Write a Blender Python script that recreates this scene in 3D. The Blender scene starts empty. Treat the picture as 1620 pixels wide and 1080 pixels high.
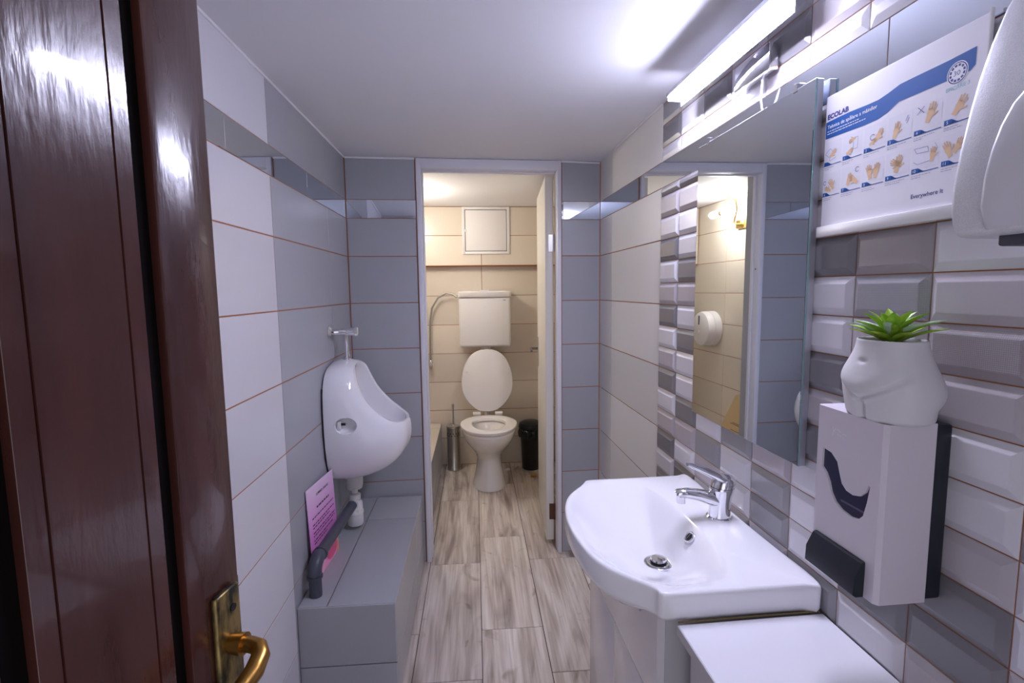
import bpy, bmesh, math, random
from mathutils import Matrix, Vector
random.seed(7)
R_ = math.radians
# ------------------------------------------------------------------ camera / world / exposure
scene = bpy.context.scene
COL = scene.collection
F_PX, PITCH, YAW, ROLL, CAM_H = 795.18, 0.10200, 0.07318, -0.01153, 1.4232
cd = bpy.data.cameras.new('camera'); cam = bpy.data.objects.new('camera', cd); COL.objects.link(cam)
cd.sensor_fit = 'HORIZONTAL'; cd.sensor_width = 36.0; cd.lens = F_PX / 1620 * 36.0
cd.clip_start = 0.02; cd.clip_end = 60
fw = Vector((math.sin(YAW) * math.cos(PITCH), math.cos(YAW) * math.cos(PITCH), -math.sin(PITCH)))
rt0 = Vector((math.cos(YAW), -math.sin(YAW), 0)); up0 = rt0.cross(fw)
rt = math.cos(ROLL) * rt0 + math.sin(ROLL) * up0
up = -math.sin(ROLL) * rt0 + math.cos(ROLL) * up0
M = Matrix((rt, up, -fw)).transposed().to_4x4(); M.translation = Vector((0, 0, CAM_H))
cam.matrix_world = M
scene.camera = cam
world = bpy.data.worlds.new('ambient_fill'); scene.world = world; world.use_nodes = True  # even ambient fill, added to come in through the unseen entrance
bgn = world.node_tree.nodes['Background']
bgn.inputs[0].default_value = (0.86, 0.86, 1.0, 1); bgn.inputs[1].default_value = 0.35
vs = scene.view_settings
vs.view_transform = 'Standard'; vs.look = 'None'; vs.gamma = 1.0; vs.use_curve_mapping = False
vs.exposure = 1.93
LED_STRENGTH = 47.0
LED_COLOR = (0.74, 0.748, 1.0)
BULB_STRENGTH = 28.0
BULB_COLOR = (1.0, 0.97, 0.90)
scene.cycles.use_denoising = True
scene.cycles.max_bounces = 10
scene.cycles.diffuse_bounces = 8
scene.cycles.glossy_bounces = 6

# ------------------------------------------------------------------ room numbers
XR, AR = 0.72216, -0.02652          # right wall: x = XR + tan(AR) * y
XL = -0.6135                        # left wall
YB, AB = 2.56725, 0.04523           # partition with the toilet door: y = YB + tan(AB) * x
CEIL = 2.068
ROW = 0.2289                        # big tile course
Z0 = 1.5951                         # a horizontal joint that runs around the room
TH_R = math.pi / 2 - AR
TH_L = -math.pi / 2
TH_B = math.pi + AB
YFRONT = -0.22
TY0, TY1 = 2.68, 4.04               # toilet room depth
TXL, TXR = -0.65, 0.66

def RW(s, d, z):
    return Vector((XR + s * math.sin(AR) - d * math.cos(AR), s * math.cos(AR) + d * math.sin(AR), z))
def BW(x, n=0.0, z=0.0):            # point on the partition face at world x, n towards the camera
    return Vector((x + n * math.sin(AB), YB + math.tan(AB) * x - n * math.cos(AB), z))

# ------------------------------------------------------------------ materials
def sgl(r, g, b):
    f = lambda c: (c / 255 / 12.92) if c / 255 <= 0.04045 else ((c / 255 + 0.055) / 1.055) ** 2.4
    return (f(r), f(g), f(b))
def mat(name, col, rough=0.5, metal=0.0, spec=0.5, coat=0.0, emit=None, estr=0.0, trans=0.0, ior=1.45,
        bump=None, vary=None, alpha=1.0):
    """bump=(scale xyz, strength, detail); vary=(scale, second colour, contrast lo, hi)"""
    m = bpy.data.materials.new(name); m.use_nodes = True
    nt = m.node_tree; N = nt.nodes; L = nt.links
    p = N['Principled BSDF']
    p.inputs['Base Color'].default_value = (*col, 1)
    p.inputs['Roughness'].default_value = rough
    p.inputs['Metallic'].default_value = metal
    p.inputs['Specular IOR Level'].default_value = spec
    p.inputs['Coat Weight'].default_value = coat
    p.inputs['Coat Roughness'].default_value = 0.05
    p.inputs['Transmission Weight'].default_value = trans
    p.inputs['IOR'].default_value = ior
    p.inputs['Alpha'].default_value = alpha
    if emit:
        p.inputs['Emission Color'].default_value = (*emit, 1)
        p.inputs['Emission Strength'].default_value = estr
    tc = N.new('ShaderNodeTexCoord')
    if bump:
        mp = N.new('ShaderNodeMapping'); mp.inputs['Scale'].default_value = bump[0]
        nz = N.new('ShaderNodeTexNoise'); nz.inputs['Scale'].default_value = 1.0
        nz.inputs['Detail'].default_value = bump[2] if len(bump) > 2 else 3
        b = N.new('ShaderNodeBump'); b.inputs['Strength'].default_value = bump[1]
        b.inputs['Distance'].default_value = 0.004
        L.new(tc.outputs['Object'], mp.inputs[0]); L.new(mp.outputs[0], nz.inputs['Vector'])
        L.new(nz.outputs['Fac'], b.inputs['Height']); L.new(b.outputs[0], p.inputs['Normal'])
    if vary:
        mp2 = N.new('ShaderNodeMapping'); mp2.inputs['Scale'].default_value = vary[0]
        nz2 = N.new('ShaderNodeTexNoise'); nz2.inputs['Scale'].default_value = 1.0; nz2.inputs['Detail'].default_value = 5
        rp = N.new('ShaderNodeValToRGB')
        rp.color_ramp.elements[0].position = vary[2]; rp.color_ramp.elements[1].position = vary[3]
        rp.color_ramp.elements[0].color = (*col, 1); rp.color_ramp.elements[1].color = (*vary[1], 1)
        L.new(tc.outputs['Object'], mp2.inputs[0]); L.new(mp2.outputs[0], nz2.inputs['Vector'])
        L.new(nz2.outputs['Fac'], rp.inputs[0]); L.new(rp.outputs[0], p.inputs['Base Color'])
    return m

def tile_mat(name, col, rough, weave=0.0, spec=0.5):
    """glazed tile, slight shade change from tile to tile, optional woven relief"""
    m = bpy.data.materials.new(name); m.use_nodes = True
    nt = m.node_tree; N = nt.nodes; L = nt.links; p = N['Principled BSDF']
    p.inputs['Roughness'].default_value = rough; p.inputs['Specular IOR Level'].default_value = spec
    oi = N.new('ShaderNodeObjectInfo'); tc = N.new('ShaderNodeTexCoord')
    mr = N.new('ShaderNodeMapRange'); mr.inputs['To Min'].default_value = 0.93; mr.inputs['To Max'].default_value = 1.07
    mx = N.new('ShaderNodeVectorMath'); mx.operation = 'SCALE'; mx.inputs[0].default_value = col
    L.new(oi.outputs['Random'], mr.inputs['Value']); L.new(mr.outputs[0], mx.inputs['Scale']); L.new(mx.outputs[0], p.inputs['Base Color'])
    nz = N.new('ShaderNodeTexNoise'); nz.inputs['Scale'].default_value = 9.0; nz.inputs['Detail'].default_value = 1.0
    b = N.new('ShaderNodeBump'); b.inputs['Strength'].default_value = 0.05; b.inputs['Distance'].default_value = 0.01
    L.new(tc.outputs['Object'], nz.inputs['Vector']); L.new(nz.outputs['Fac'], b.inputs['Height'])
    if weave:
        mp = N.new('ShaderNodeMapping'); mp.inputs['Scale'].default_value = (2300, 1, 2300)
        sp = N.new('ShaderNodeSeparateXYZ'); s1 = N.new('ShaderNodeMath'); s1.operation = 'SINE'; s2 = N.new('ShaderNodeMath'); s2.operation = 'SINE'
        mm = N.new('ShaderNodeMath'); mm.operation = 'ADD'
        L.new(tc.outputs['Object'], mp.inputs[0]); L.new(mp.outputs[0], sp.inputs[0]); L.new(sp.outputs[0], s1.inputs[0]); L.new(sp.outputs[2], s2.inputs[0])
        L.new(s1.outputs[0], mm.inputs[0]); L.new(s2.outputs[0], mm.inputs[1])
        b2 = N.new('ShaderNodeBump'); b2.inputs['Strength'].default_value = weave; b2.inputs['Distance'].default_value = 0.0006
        L.new(mm.outputs[0], b2.inputs['Height']); L.new(b.outputs[0], b2.inputs['Normal']); L.new(b2.outputs[0], p.inputs['Normal'])
    else:
        L.new(b.outputs[0], p.inputs['Normal'])
    return m

def plank_mat():
    m = bpy.data.materials.new('wood_look_tile'); m.use_nodes = True
    nt = m.node_tree; N = nt.nodes; L = nt.links; p = N['Principled BSDF']
    p.inputs['Roughness'].default_value = 0.42
    tc = N.new('ShaderNodeTexCoord'); oi = N.new('ShaderNodeObjectInfo')
    cb = N.new('ShaderNodeCombineXYZ'); ml = N.new('ShaderNodeMath'); ml.operation = 'MULTIPLY'; ml.inputs[1].default_value = 37.0
    L.new(oi.outputs['Random'], ml.inputs[0])
    for i in range(3): L.new(ml.outputs[0], cb.inputs[i])
    ad = N.new('ShaderNodeVectorMath'); ad.operation = 'ADD'
    L.new(tc.outputs['Object'], ad.inputs[0]); L.new(cb.outputs[0], ad.inputs[1])
    def noise(sc, scale, detail, dist=0.0):
        mp = N.new('ShaderNodeMapping'); mp.inputs['Scale'].default_value = sc
        nz = N.new('ShaderNodeTexNoise'); nz.inputs['Scale'].default_value = scale; nz.inputs['Detail'].default_value = detail
        nz.inputs['Distortion'].default_value = dist
        L.new(ad.outputs[0], mp.inputs[0]); L.new(mp.outputs[0], nz.inputs['Vector']); return nz
    broad = noise((9, 1.5, 1), 1.0, 3, 0.9)
    fine = noise((95, 3.5, 1), 1.0, 5, 0.4)
    streak = noise((34, 1.3, 1), 1.0, 4, 1.4)
    knot = noise((7, 4.5, 1), 1.0, 2, 2.0)
    r1 = N.new('ShaderNodeValToRGB'); e = r1.color_ramp.elements
    e[0].position = 0.30; e[0].color = (*sgl(152, 138, 128), 1); e[1].position = 0.66; e[1].color = (*sgl(232, 224, 216), 1)
    k = e.new(0.45); k.color = (*sgl(212, 201, 191), 1)
    L.new(broad.outputs['Fac'], r1.inputs[0])
    r2 = N.new('ShaderNodeValToRGB'); e = r2.color_ramp.elements
    e[0].position = 0.30; e[0].color = (0.80, 0.775, 0.75, 1); e[1].position = 0.56; e[1].color = (1, 1, 1, 1)
    L.new(fine.outputs['Fac'], r2.inputs[0])
    r3 = N.new('ShaderNodeValToRGB'); e = r3.color_ramp.elements
    e[0].position = 0.34; e[0].color = (0.74, 0.70, 0.66, 1); e[1].position = 0.56; e[1].color = (1, 1, 1, 1)
    L.new(streak.outputs['Fac'], r3.inputs[0])
    r4 = N.new('ShaderNodeValToRGB'); e = r4.color_ramp.elements
    e[0].position = 0.24; e[0].color = (0.62, 0.57, 0.52, 1); e[1].position = 0.36; e[1].color = (1, 1, 1, 1)
    L.new(knot.outputs['Fac'], r4.inputs[0])
    def mul(a, b):
        x = N.new('ShaderNodeMix'); x.data_type = 'RGBA'; x.blend_type = 'MULTIPLY'; x.inputs[0].default_value = 1.0
        L.new(a, x.inputs[6]); L.new(b, x.inputs[7]); return x.outputs[2]
    c = mul(mul(mul(r1.outputs[0], r2.outputs[0]), r3.outputs[0]), r4.outputs[0])
    hs = N.new('ShaderNodeHueSaturation'); mr = N.new('ShaderNodeMapRange'); mr.inputs['To Min'].default_value = 0.92; mr.inputs['To Max'].default_value = 1.10
    L.new(oi.outputs['Random'], mr.inputs['Value']); L.new(mr.outputs[0], hs.inputs['Value']); L.new(c, hs.inputs['Color'])
    L.new(hs.outputs[0], p.inputs['Base Color'])
    b = N.new('ShaderNodeBump'); b.inputs['Strength'].default_value = 0.15; b.inputs['Distance'].default_value = 0.001
    L.new(fine.outputs['Fac'], b.inputs['Height']); L.new(b.outputs[0], p.inputs['Normal'])
    return m

def card_mat():
    m = bpy.data.materials.new('pink_card'); m.use_nodes = True
    nt = m.node_tree; N = nt.nodes; L = nt.links; p = N['Principled BSDF']; p.inputs['Roughness'].default_value = 0.3
    tc = N.new('ShaderNodeTexCoord'); sp = N.new('ShaderNodeSeparateXYZ'); r = N.new('ShaderNodeValToRGB')
    L.new(tc.outputs['Generated'], sp.inputs[0]); L.new(sp.outputs[2], r.inputs[0])
    e = r.color_ramp.elements
    e[0].position = 0.0; e[0].color = (*sgl(240, 150, 190), 1); e[1].position = 1.0; e[1].color = (*sgl(240, 215, 240), 1)
    k = e.new(0.5); k.color = (*sgl(225, 140, 215), 1)
    L.new(r.outputs[0], p.inputs['Base Color']); return m

MT = {}
MT['grout'] = mat('brown_grout', sgl(158, 101, 66), 0.85)
MT['floor_grout'] = mat('dark_grout', sgl(70, 60, 54), 0.9)
MT['white_tile'] = tile_mat('white_tile', (0.66, 0.65, 0.68), 0.22)
MT['pale_tile'] = tile_mat('pale_tile', (0.70, 0.685, 0.66), 0.3)
MT['grey_tile'] = tile_mat('grey_tile', (0.39, 0.395, 0.42), 0.22)
MT['cream_tile'] = tile_mat('cream_tile', (0.68, 0.61, 0.51), 0.25)
MT['W'] = tile_mat('metro_white', (0.66, 0.64, 0.67), 0.2)
MT['P'] = tile_mat('metro_lilac', (0.46, 0.42, 0.44), 0.22)
MT['T'] = tile_mat('metro_taupe', (0.36, 0.32, 0.335), 0.22, weave=0.15)
MT['D'] = tile_mat('metro_dark', (0.2, 0.19, 0.2), 0.2)
MT['G'] = tile_mat('metro_grey', (0.3, 0.29, 0.305), 0.16, weave=0.15)
MT['plank'] = plank_mat()
MT['plaster'] = mat('white_ceiling_paint', (0.79, 0.785, 0.81), 0.7, bump=((6, 6, 6), 0.15, 4))
MT['hall_paint'] = mat('pale_wall_paint', (0.6, 0.59, 0.62), 0.8)
MT['caulk'] = mat('white_caulk', (0.8, 0.79, 0.82), 0.5)
MT['frame_paint'] = mat('white_door_paint', (0.72, 0.71, 0.76), 0.35, bump=((30, 30, 4), 0.12, 3))
MT['door_paint'] = mat('cream_white_paint', (0.72, 0.69, 0.62), 0.35, bump=((30, 30, 4), 0.1, 3))
MT['brown_paint'] = mat('glossy_brown_paint', sgl(72, 39, 33), 0.2, spec=0.5, coat=0.4, bump=((60, 60, 12), 0.26, 4),
                        vary=((20, 20, 3), sgl(58, 31, 27), 0.4, 0.7))
MT['mirror'] = mat('mirror', (0.76, 0.81, 0.88), 0.015, metal=1.0)
MT['mirror_edge'] = mat('mirror_edge', (0.25, 0.4, 0.42), 0.2)
MT['alu'] = mat('aluminium', (0.62, 0.62, 0.68), 0.32, metal=0.85)
MT['chrome'] = mat('chrome', (0.82, 0.82, 0.85), 0.06, metal=1.0)
MT['steel'] = mat('brushed_steel', (0.55, 0.53, 0.5), 0.28, metal=1.0, bump=((300, 300, 8), 0.1, 2))
MT['porcelain'] = mat('white_porcelain', (0.84, 0.83, 0.86), 0.08, coat=0.3)
MT['porcelain_toilet'] = mat('toilet_porcelain', (0.8, 0.78, 0.73), 0.1, coat=0.3)
MT['plastic_white'] = mat('white_plastic', (0.76, 0.74, 0.73), 0.28)
MT['plastic_cream'] = mat('cream_plastic', (0.74, 0.7, 0.6), 0.35)
MT['plastic_lilac'] = mat('dispenser_plastic', (0.66, 0.61, 0.66), 0.38)
MT['plastic_dark'] = mat('dark_plastic', sgl(30, 34, 44), 0.32)
MT['plastic_black'] = mat('black_plastic', sgl(20, 20, 22), 0.35)
MT['black_film'] = mat('black_film', sgl(22, 22, 24), 0.18, bump=((60, 60, 60), 0.8, 3))
MT['smoke'] = mat('smoked_window', sgl(58, 60, 82), 0.12)
MT['smoke_line'] = mat('window_level', sgl(96, 92, 112), 0.25)
MT['pvc_grey'] = mat('grey_pvc', sgl(72, 74, 86), 0.35)
MT['pvc_white'] = mat('white_pvc', (0.72, 0.71, 0.7), 0.35, vary=((40, 40, 40), (0.6, 0.52, 0.36), 0.62, 0.75))
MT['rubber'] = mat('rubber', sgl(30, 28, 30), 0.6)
MT['brass'] = mat('aged_brass', sgl(170, 128, 66), 0.3, metal=1.0)
MT['brass_plate'] = mat('patinated_brass', sgl(150, 128, 78), 0.38, metal=0.8, vary=((60, 60, 18), sgl(48, 46, 38), 0.45, 0.62))
MT['gold'] = mat('gold_metal', sgl(212, 178, 110), 0.22, metal=1.0)
MT['rust'] = mat('rusty_steel', sgl(96, 62, 44), 0.7, metal=0.3)
MT['silver'] = mat('silver_plastic', (0.74, 0.735, 0.76), 0.42, metal=0.15, bump=((900, 900, 900), 0.10, 2), vary=((700, 700, 700), (0.66, 0.655, 0.68), 0.4, 0.6))
MT['dryer_dark'] = mat('dryer_outlet', sgl(70, 70, 82), 0.5)
MT['blue_badge'] = mat('blue_badge', sgl(70, 84, 140), 0.35)
MT['paper'] = mat('white_paper', (0.8, 0.78, 0.83), 0.45)
MT['blue_print'] = mat('blue_print', sgl(22, 88, 166), 0.4)
MT['navy_print'] = mat('navy_print', sgl(52, 52, 130), 0.5)
MT['white_print'] = mat('white_print', (0.85, 0.86, 0.92), 0.5)
MT['skin_print'] = mat('skin_print', sgl(226, 190, 150), 0.5)
MT['line_print'] = mat('grey_print', sgl(150, 146, 178), 0.5)
MT['cell_print'] = mat('pale_cell_print', sgl(206, 202, 222), 0.5)
MT['green_print'] = mat('teal_print', sgl(110, 190, 196), 0.5)
MT['black_print'] = mat('black_print', sgl(40, 24, 44), 0.5)
MT['red_print'] = mat('rose_print', sgl(222, 88, 130), 0.4)
MT['orange_print'] = mat('peach_print', sgl(232, 150, 120), 0.4)
MT['card'] = card_mat()
MT['cell_tint'] = mat('cell_tint', (0.77, 0.75, 0.82), .5)
MT['hand_line'] = mat('hand_line', sgl(196, 150, 110), .5)
MT['kraft'] = mat('kraft_paper', sgl(206, 180, 136), 0.7)
MT['vanity'] = mat('gloss_white_board', (0.66, 0.635, 0.655), 0.1, coat=0.4)
MT['vanity_side'] = mat('white_board_edge', (0.5, 0.48, 0.5), 0.3)
MT['shelf'] = mat('white_laminate', (0.8, 0.79, 0.83), 0.22)
MT['pot'] = mat('matte_white_ceramic', (0.66, 0.64, 0.65), 0.5)
MT['soil'] = mat('dark_soil', sgl(62, 48, 34), 0.95, bump=((200, 200, 200), 1.0, 3), vary=((160, 160, 160), sgl(120, 104, 74), 0.5, 0.6))
MT['leaf'] = mat('succulent_green', sgl(124, 168, 44), 0.4, vary=((30, 30, 30), sgl(176, 206, 76), 0.4, 0.65))
MT['leaf_pale'] = mat('succulent_pale', sgl(164, 196, 158), 0.45, vary=((30, 30, 30), sgl(196, 218, 190), 0.4, 0.65))
MT['led'] = mat('led_diffuser', (0.9, 0.9, 0.9), 0.4, emit=LED_COLOR, estr=LED_STRENGTH)
MT['bulb'] = mat('lit_bulb', (0.9, 0.9, 0.9), 0.4, emit=BULB_COLOR, estr=BULB_STRENGTH)
MT['hose'] = mat('braided_hose', (0.36, 0.36, 0.35), 0.4, metal=0.8)
MT['stain'] = mat('grimy_sealant', sgl(120, 106, 70), 0.8)
MT['dark_steel'] = mat('dark_steel', (0.2, 0.19, 0.18), 0.3, metal=1.0)
MT['silver_smooth'] = mat('smooth_silver_plastic', (0.66, 0.655, 0.68), 0.3, metal=0.15)
MT['groove_shade'] = mat('painted_groove_shade', sgl(14, 9, 9), 0.9, spec=0.1)  # near-black colour paints in the shade of the door recesses
MT['cork'] = mat('cork', sgl(186, 142, 92), 0.8)

# ------------------------------------------------------------------ mesh helpers
class MB:
    def __init__(s): s.v = []; s.f = []
    def add(s, vs, fs):
        o = len(s.v); s.v += [tuple(p) for p in vs]; s.f += [tuple(i + o for i in q) for q in fs]; return s
    def box(s, x0, x1, y0, y1, z0, z1):
        return s.add([(x0, y0, z0), (x1, y0, z0), (x1, y1, z0), (x0, y1, z0), (x0, y0, z1), (x1, y0, z1), (x1, y1, z1), (x0, y1, z1)],
                     [(0, 3, 2, 1), (4, 5, 6, 7), (0, 1, 5, 4), (1, 2, 6, 5), (2, 3, 7, 6), (3, 0, 4, 7)])
    def rbox(s, x0, x1, y0, y1, z0, z1, r=0.004, seg=2):
        bm = bmesh.new(); bmesh.ops.create_cube(bm, size=1.0)
        for v in bm.verts:
            v.co = Vector(((x0 + x1) / 2 + v.co.x * (x1 - x0), (y0 + y1) / 2 + v.co.y * (y1 - y0), (z0 + z1) / 2 + v.co.z * (z1 - z0)))
        bmesh.ops.bevel(bm, geom=bm.edges[:], offset=r, segments=seg, profile=0.5, affect='EDGES')
        bm.verts.index_update()
        s.add([v.co[:] for v in bm.verts], [[v.index for v in f.verts] for f in bm.faces]); bm.free(); return s
    def loft(s, rings, cap0=True, cap1=True, closed=True):
        n = len(rings[0]); o = len(s.v)
        vs = [p for r in rings for p in r]; fs = []
        for i in range(len(rings) - 1):
            for j in range(n if closed else n - 1):
                k = (j + 1) % n
                fs.append((i * n + j, i * n + k, (i + 1) * n + k, (i + 1) * n + j))
        if cap0: fs.append(tuple(range(n - 1, -1, -1)))
        if cap1: fs.append(tuple((len(rings) - 1) * n + j for j in range(n)))
        return s.add(vs, fs)
    def lathe(s, prof, n=24, c=(0, 0, 0), axis='z', cap0=True, cap1=True, sx=1.0, sy=1.0):
        rings = []
        for r, h in prof:
            ring = []
            for j in range(n):
                a = 2 * math.pi * j / n; x, y = r * math.cos(a) * sx, r * math.sin(a) * sy
                if axis == 'z': p = (c[0] + x, c[1] + y, c[2] + h)
                elif axis == 'y': p = (c[0] + y, c[1] + h, c[2] + x)
                else: p = (c[0] + h, c[1] + x, c[2] + y)
                ring.append(p)
            rings.append(ring)
        return s.loft(rings, cap0, cap1)
    def tube(s, path, rad, n=12, cap=True, flat=1.0):
        P = [Vector(p) for p in path]; rings = []
        m = len(P); rr = rad if isinstance(rad, (list, tuple)) else [rad] * m
        t0 = (P[1] - P[0]).normalized()
        ref = Vector((0, 0, 1)) if abs(t0.z) < 0.9 else Vector((1, 0, 0))
        u = t0.cross(ref).normalized()
        for i in range(m):
            if i == 0: t = P[1] - P[0]
            elif i == m - 1: t = P[-1] - P[-2]
            else: t = (P[i + 1] - P[i]).normalized() + (P[i] - P[i - 1]).normalized()
            t.normalize(); u = (u - t * u.dot(t)).normalized(); w = t.cross(u)
            rings.append([P[i] + rr[i] * (math.cos(2 * math.pi * j / n) * u + flat * math.sin(2 * math.pi * j / n) * w) for j in range(n)])
        return s.loft(rings, cap, cap)
    def prism(s, poly, fn, h0, h1):
        """poly 2D list; fn(a,b,h)->xyz"""
        n = len(poly)
        vs = [fn(a, b, h0) for a, b in poly] + [fn(a, b, h1) for a, b in poly]
        fs = [tuple(range(n - 1, -1, -1)), tuple(range(n, 2 * n))] + [(i, (i + 1) % n, n + (i + 1) % n, n + i) for i in range(n)]
        return s.add(vs, fs)
    def mesh(s, name, mt, smooth=None):
        me = bpy.data.meshes.new(name); me.from_pydata(s.v, [], s.f); me.validate()
        bm = bmesh.new(); bm.from_mesh(me); bmesh.ops.recalc_face_normals(bm, faces=bm.faces[:]); bm.to_mesh(me); bm.free()
        if mt is not None: me.materials.append(mt)
        if smooth:
            for p in me.polygons: p.use_smooth = True
            me.set_sharp_from_angle(angle=R_(smooth))
        return me
    def build(s, name, mt, parent=None, loc=(0, 0, 0), rotz=0.0, smooth=None):
        return link(name, s.mesh(name, MT[mt] if isinstance(mt, str) else mt, smooth), parent, loc, rotz)

def link(name, me, parent=None, loc=(0, 0, 0), rotz=0.0):
    o = bpy.data.objects.new(name, me); COL.objects.link(o)
    o.location = loc; o.rotation_euler = (0, 0, rotz)
    if parent: o.parent = parent
    return o
def tag(o, label, cat, group=None, kind=None):
    o['label'] = label; o['category'] = cat
    if group: o['group'] = group
    if kind: o['kind'] = kind
    return o
def thing(name, label, cat, loc=(0, 0, 0), rotz=0.0, group=None, kind=None):
    o = bpy.data.objects.new(name, None); COL.objects.link(o); o.empty_display_size = 0.05
    o.location = loc; o.rotation_euler = (0, 0, rotz)
    return tag(o, label, cat, group, kind)
def bool_diff(o, cutter_mb):
    c = cutter_mb.build('cutter_tmp', None)
    c.parent = o.parent; c.location = o.location; c.rotation_euler = o.rotation_euler
    md = o.modifiers.new('cut', 'BOOLEAN'); md.operation = 'DIFFERENCE'; md.object = c; md.solver = 'EXACT'
    dg = bpy.context.evaluated_depsgraph_get(); dg.update()
    me = bpy.data.meshes.new_from_object(o.evaluated_get(dg))
    o.modifiers.clear(); old = o.data; o.data = me
    bpy.data.objects.remove(c); bpy.data.meshes.remove(old)
    for p in me.polygons: p.use_smooth = True
    me.set_sharp_from_angle(angle=R_(35))
_txt = {}
def text_geo(body, size, bold=0.0):
    """2D outline faces of a line of type: list of verts (a,b), faces"""
    key = (body, size, bold)
    if key in _txt: return _txt[key]
    cu = bpy.data.curves.new('t', 'FONT'); cu.body = body; cu.size = size; cu.offset = bold; cu.resolution_u = 3
    o = bpy.data.objects.new('t', cu); COL.objects.link(o)
    dg = bpy.context.evaluated_depsgraph_get(); dg.update()
    me = bpy.data.meshes.new_from_object(o.evaluated_get(dg))
    vs = [(v.co.x, v.co.y) for v in me.vertices]; fs = [tuple(p.vertices) for p in me.polygons]
    bpy.data.objects.remove(o); bpy.data.curves.remove(cu); bpy.data.meshes.remove(me)
    _txt[key] = (vs, fs); return vs, fs

# ------------------------------------------------------------------ tiles
_tm = {}
def flat_tile(w, h, m, t=0.006, r=0.0012):
    """tile lying in local x (width) / z (height), face at y=0"""
    k = ('f', round(w, 4), round(h, 4), m)
    if k not in _tm:
        b = MB(); X, Z = w / 2, h / 2
        q = lambda x, y, z: [(-x, y, -z), (x, y, -z), (x, y, z), (-x, y, z)]
        b.loft([q(X, -t, Z), q(X, -r, Z), q(X - r * .4, -r * .3, Z - r * .4), q(X - r, 0, Z - r)], False, True)
        _tm[k] = b.mesh('tile', MT[m])
    return _tm[k]
def metro_tile(w, h, m, bev=0.0135, rise=0.0065, t=0.006):
    k = ('m', round(w, 4), round(h, 4), m, rise)
    if k not in _tm:
        b = MB(); X, Z = w / 2, h / 2; be = min(bev, X * .7, Z * .7)
        q = lambda x, y, z: [(-x, y, -z), (x, y, -z), (x, y, z), (-x, y, z)]
        b.loft([q(X, -t, Z), q(X, -.0006, Z), q(X - .0006, 0, Z - .0006), q(X - be, rise, Z - be), q(X - be - .0015, rise + .0003, Z - be - .0015)], False, True)
        _tm[k] = b.mesh('metro_tile', MT[m])
    return _tm[k]
G = 0.0036   # joint width
def put_tiles(wall, cols, rows, m, name='tile', kind='flat', colour=None):
    """cols: list of (u0,u1) in wall local x; rows: list of (z0,z1)"""
    for i, (u0, u1) in enumerate(cols):
        for j, (z0, z1) in enumerate(rows):
            mm = colour(i, j) if colour else m
            if mm is None: continue
            gg = G if kind == 'flat' else .0020
            w, h = abs(u1 - u0) - gg, z1 - z0 - gg
            if w < 0.004 or h < 0.004: continue
            me = flat_tile(w, h, mm) if kind == 'flat' else metro_tile(w, h, mm, rise=.0035 if kind == 'low' else .0065)
            link(name, me, wall, ((u0 + u1) / 2, 0, (z0 + z1) / 2))
ST0, ST1 = 1.779, 1.868      # mirror strip bottom / top
ROWS_LOW = [(max(Z0 - (k + 1) * ROW, 0.0), Z0 - k * ROW) for k in range(7)]
ROWS = ROWS_LOW + [(Z0, ST0), (ST1, CEIL - 0.003)]
def mirror_strip(wall, u0, u1, z0=ST0, z1=ST1):
    w, h = abs(u1 - u0) - .0015, z1 - z0 - .001
    X, Z = w / 2, h / 2
    q = lambda x, y, z: [(-x, y, -z), (x, y, -z), (x, y, z), (-x, y, z)]
    b = MB(); b.loft([q(X, -.005, Z), q(X, -.0005, Z), q(X - .0008, 0.0003, Z - .0008)], False, True)
    o = b.build('mirror_strip', 'mirror', wall, ((u0 + u1) / 2, 0, (z0 + z1) / 2))
    o['label'] = 'narrow mirror strip set between tiles'
    return o

# ------------------------------------------------------------------ floor
fl = MB().box(-0.72, 0.8, -0.6, 4.1, -0.05, -0.002).build('floor', 'floor_grout')
tag(fl, 'wood-look plank tiled floor running from sink to toilet', 'floor', kind='structure')
FX0, FW, FLN = -0.2562, 0.2598, 0.798
_pm = {}
def plank_mesh(w, l):
    k = (round(w, 3), round(l, 3))
    if k not in _pm:
        b = MB(); X, Y, r = w / 2, l / 2, .001
        q = lambda x, y, z: [(-x, -y, z), (x, -y, z), (x, y, z), (-x, y, z)]
        b.loft([q(X, Y, -.006), q(X, Y, -r), q(X - r, Y - r, 0)], False, True)
        _pm[k] = b.mesh('plank', MT['plank'])
    return _pm[k]
for c, ref in ((-2, 1.72), (-1, 1.986), (0, 2.517), (1, 2.787), (2, 2.527), (3, 2.95)):
    x0, x1 = FX0 + c * FW, FX0 + (c + 1) * FW
    x0, x1 = max(x0, -0.70), min(x1, 0.78)
    for k in range(-5, 5):
        y1, y0 = ref - k * FLN, ref - (k + 1) * FLN
        y0, y1 = max(y0, -0.58), min(y1, TY1)
        if y1 - y0 < 0.02: continue
        link('plank', plank_mesh(x1 - x0 - .0028, y1 - y0 - .0028), fl, ((x0 + x1) / 2, (y0 + y1) / 2, 0))

# ------------------------------------------------------------------ ceiling
ce = MB().box(-0.72, 0.8, YFRONT - .1, 4.1, CEIL, CEIL + .06).build('ceiling', 'plaster')
tag(ce, 'smooth white painted ceiling above the washroom', 'ceiling', kind='structure')

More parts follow.
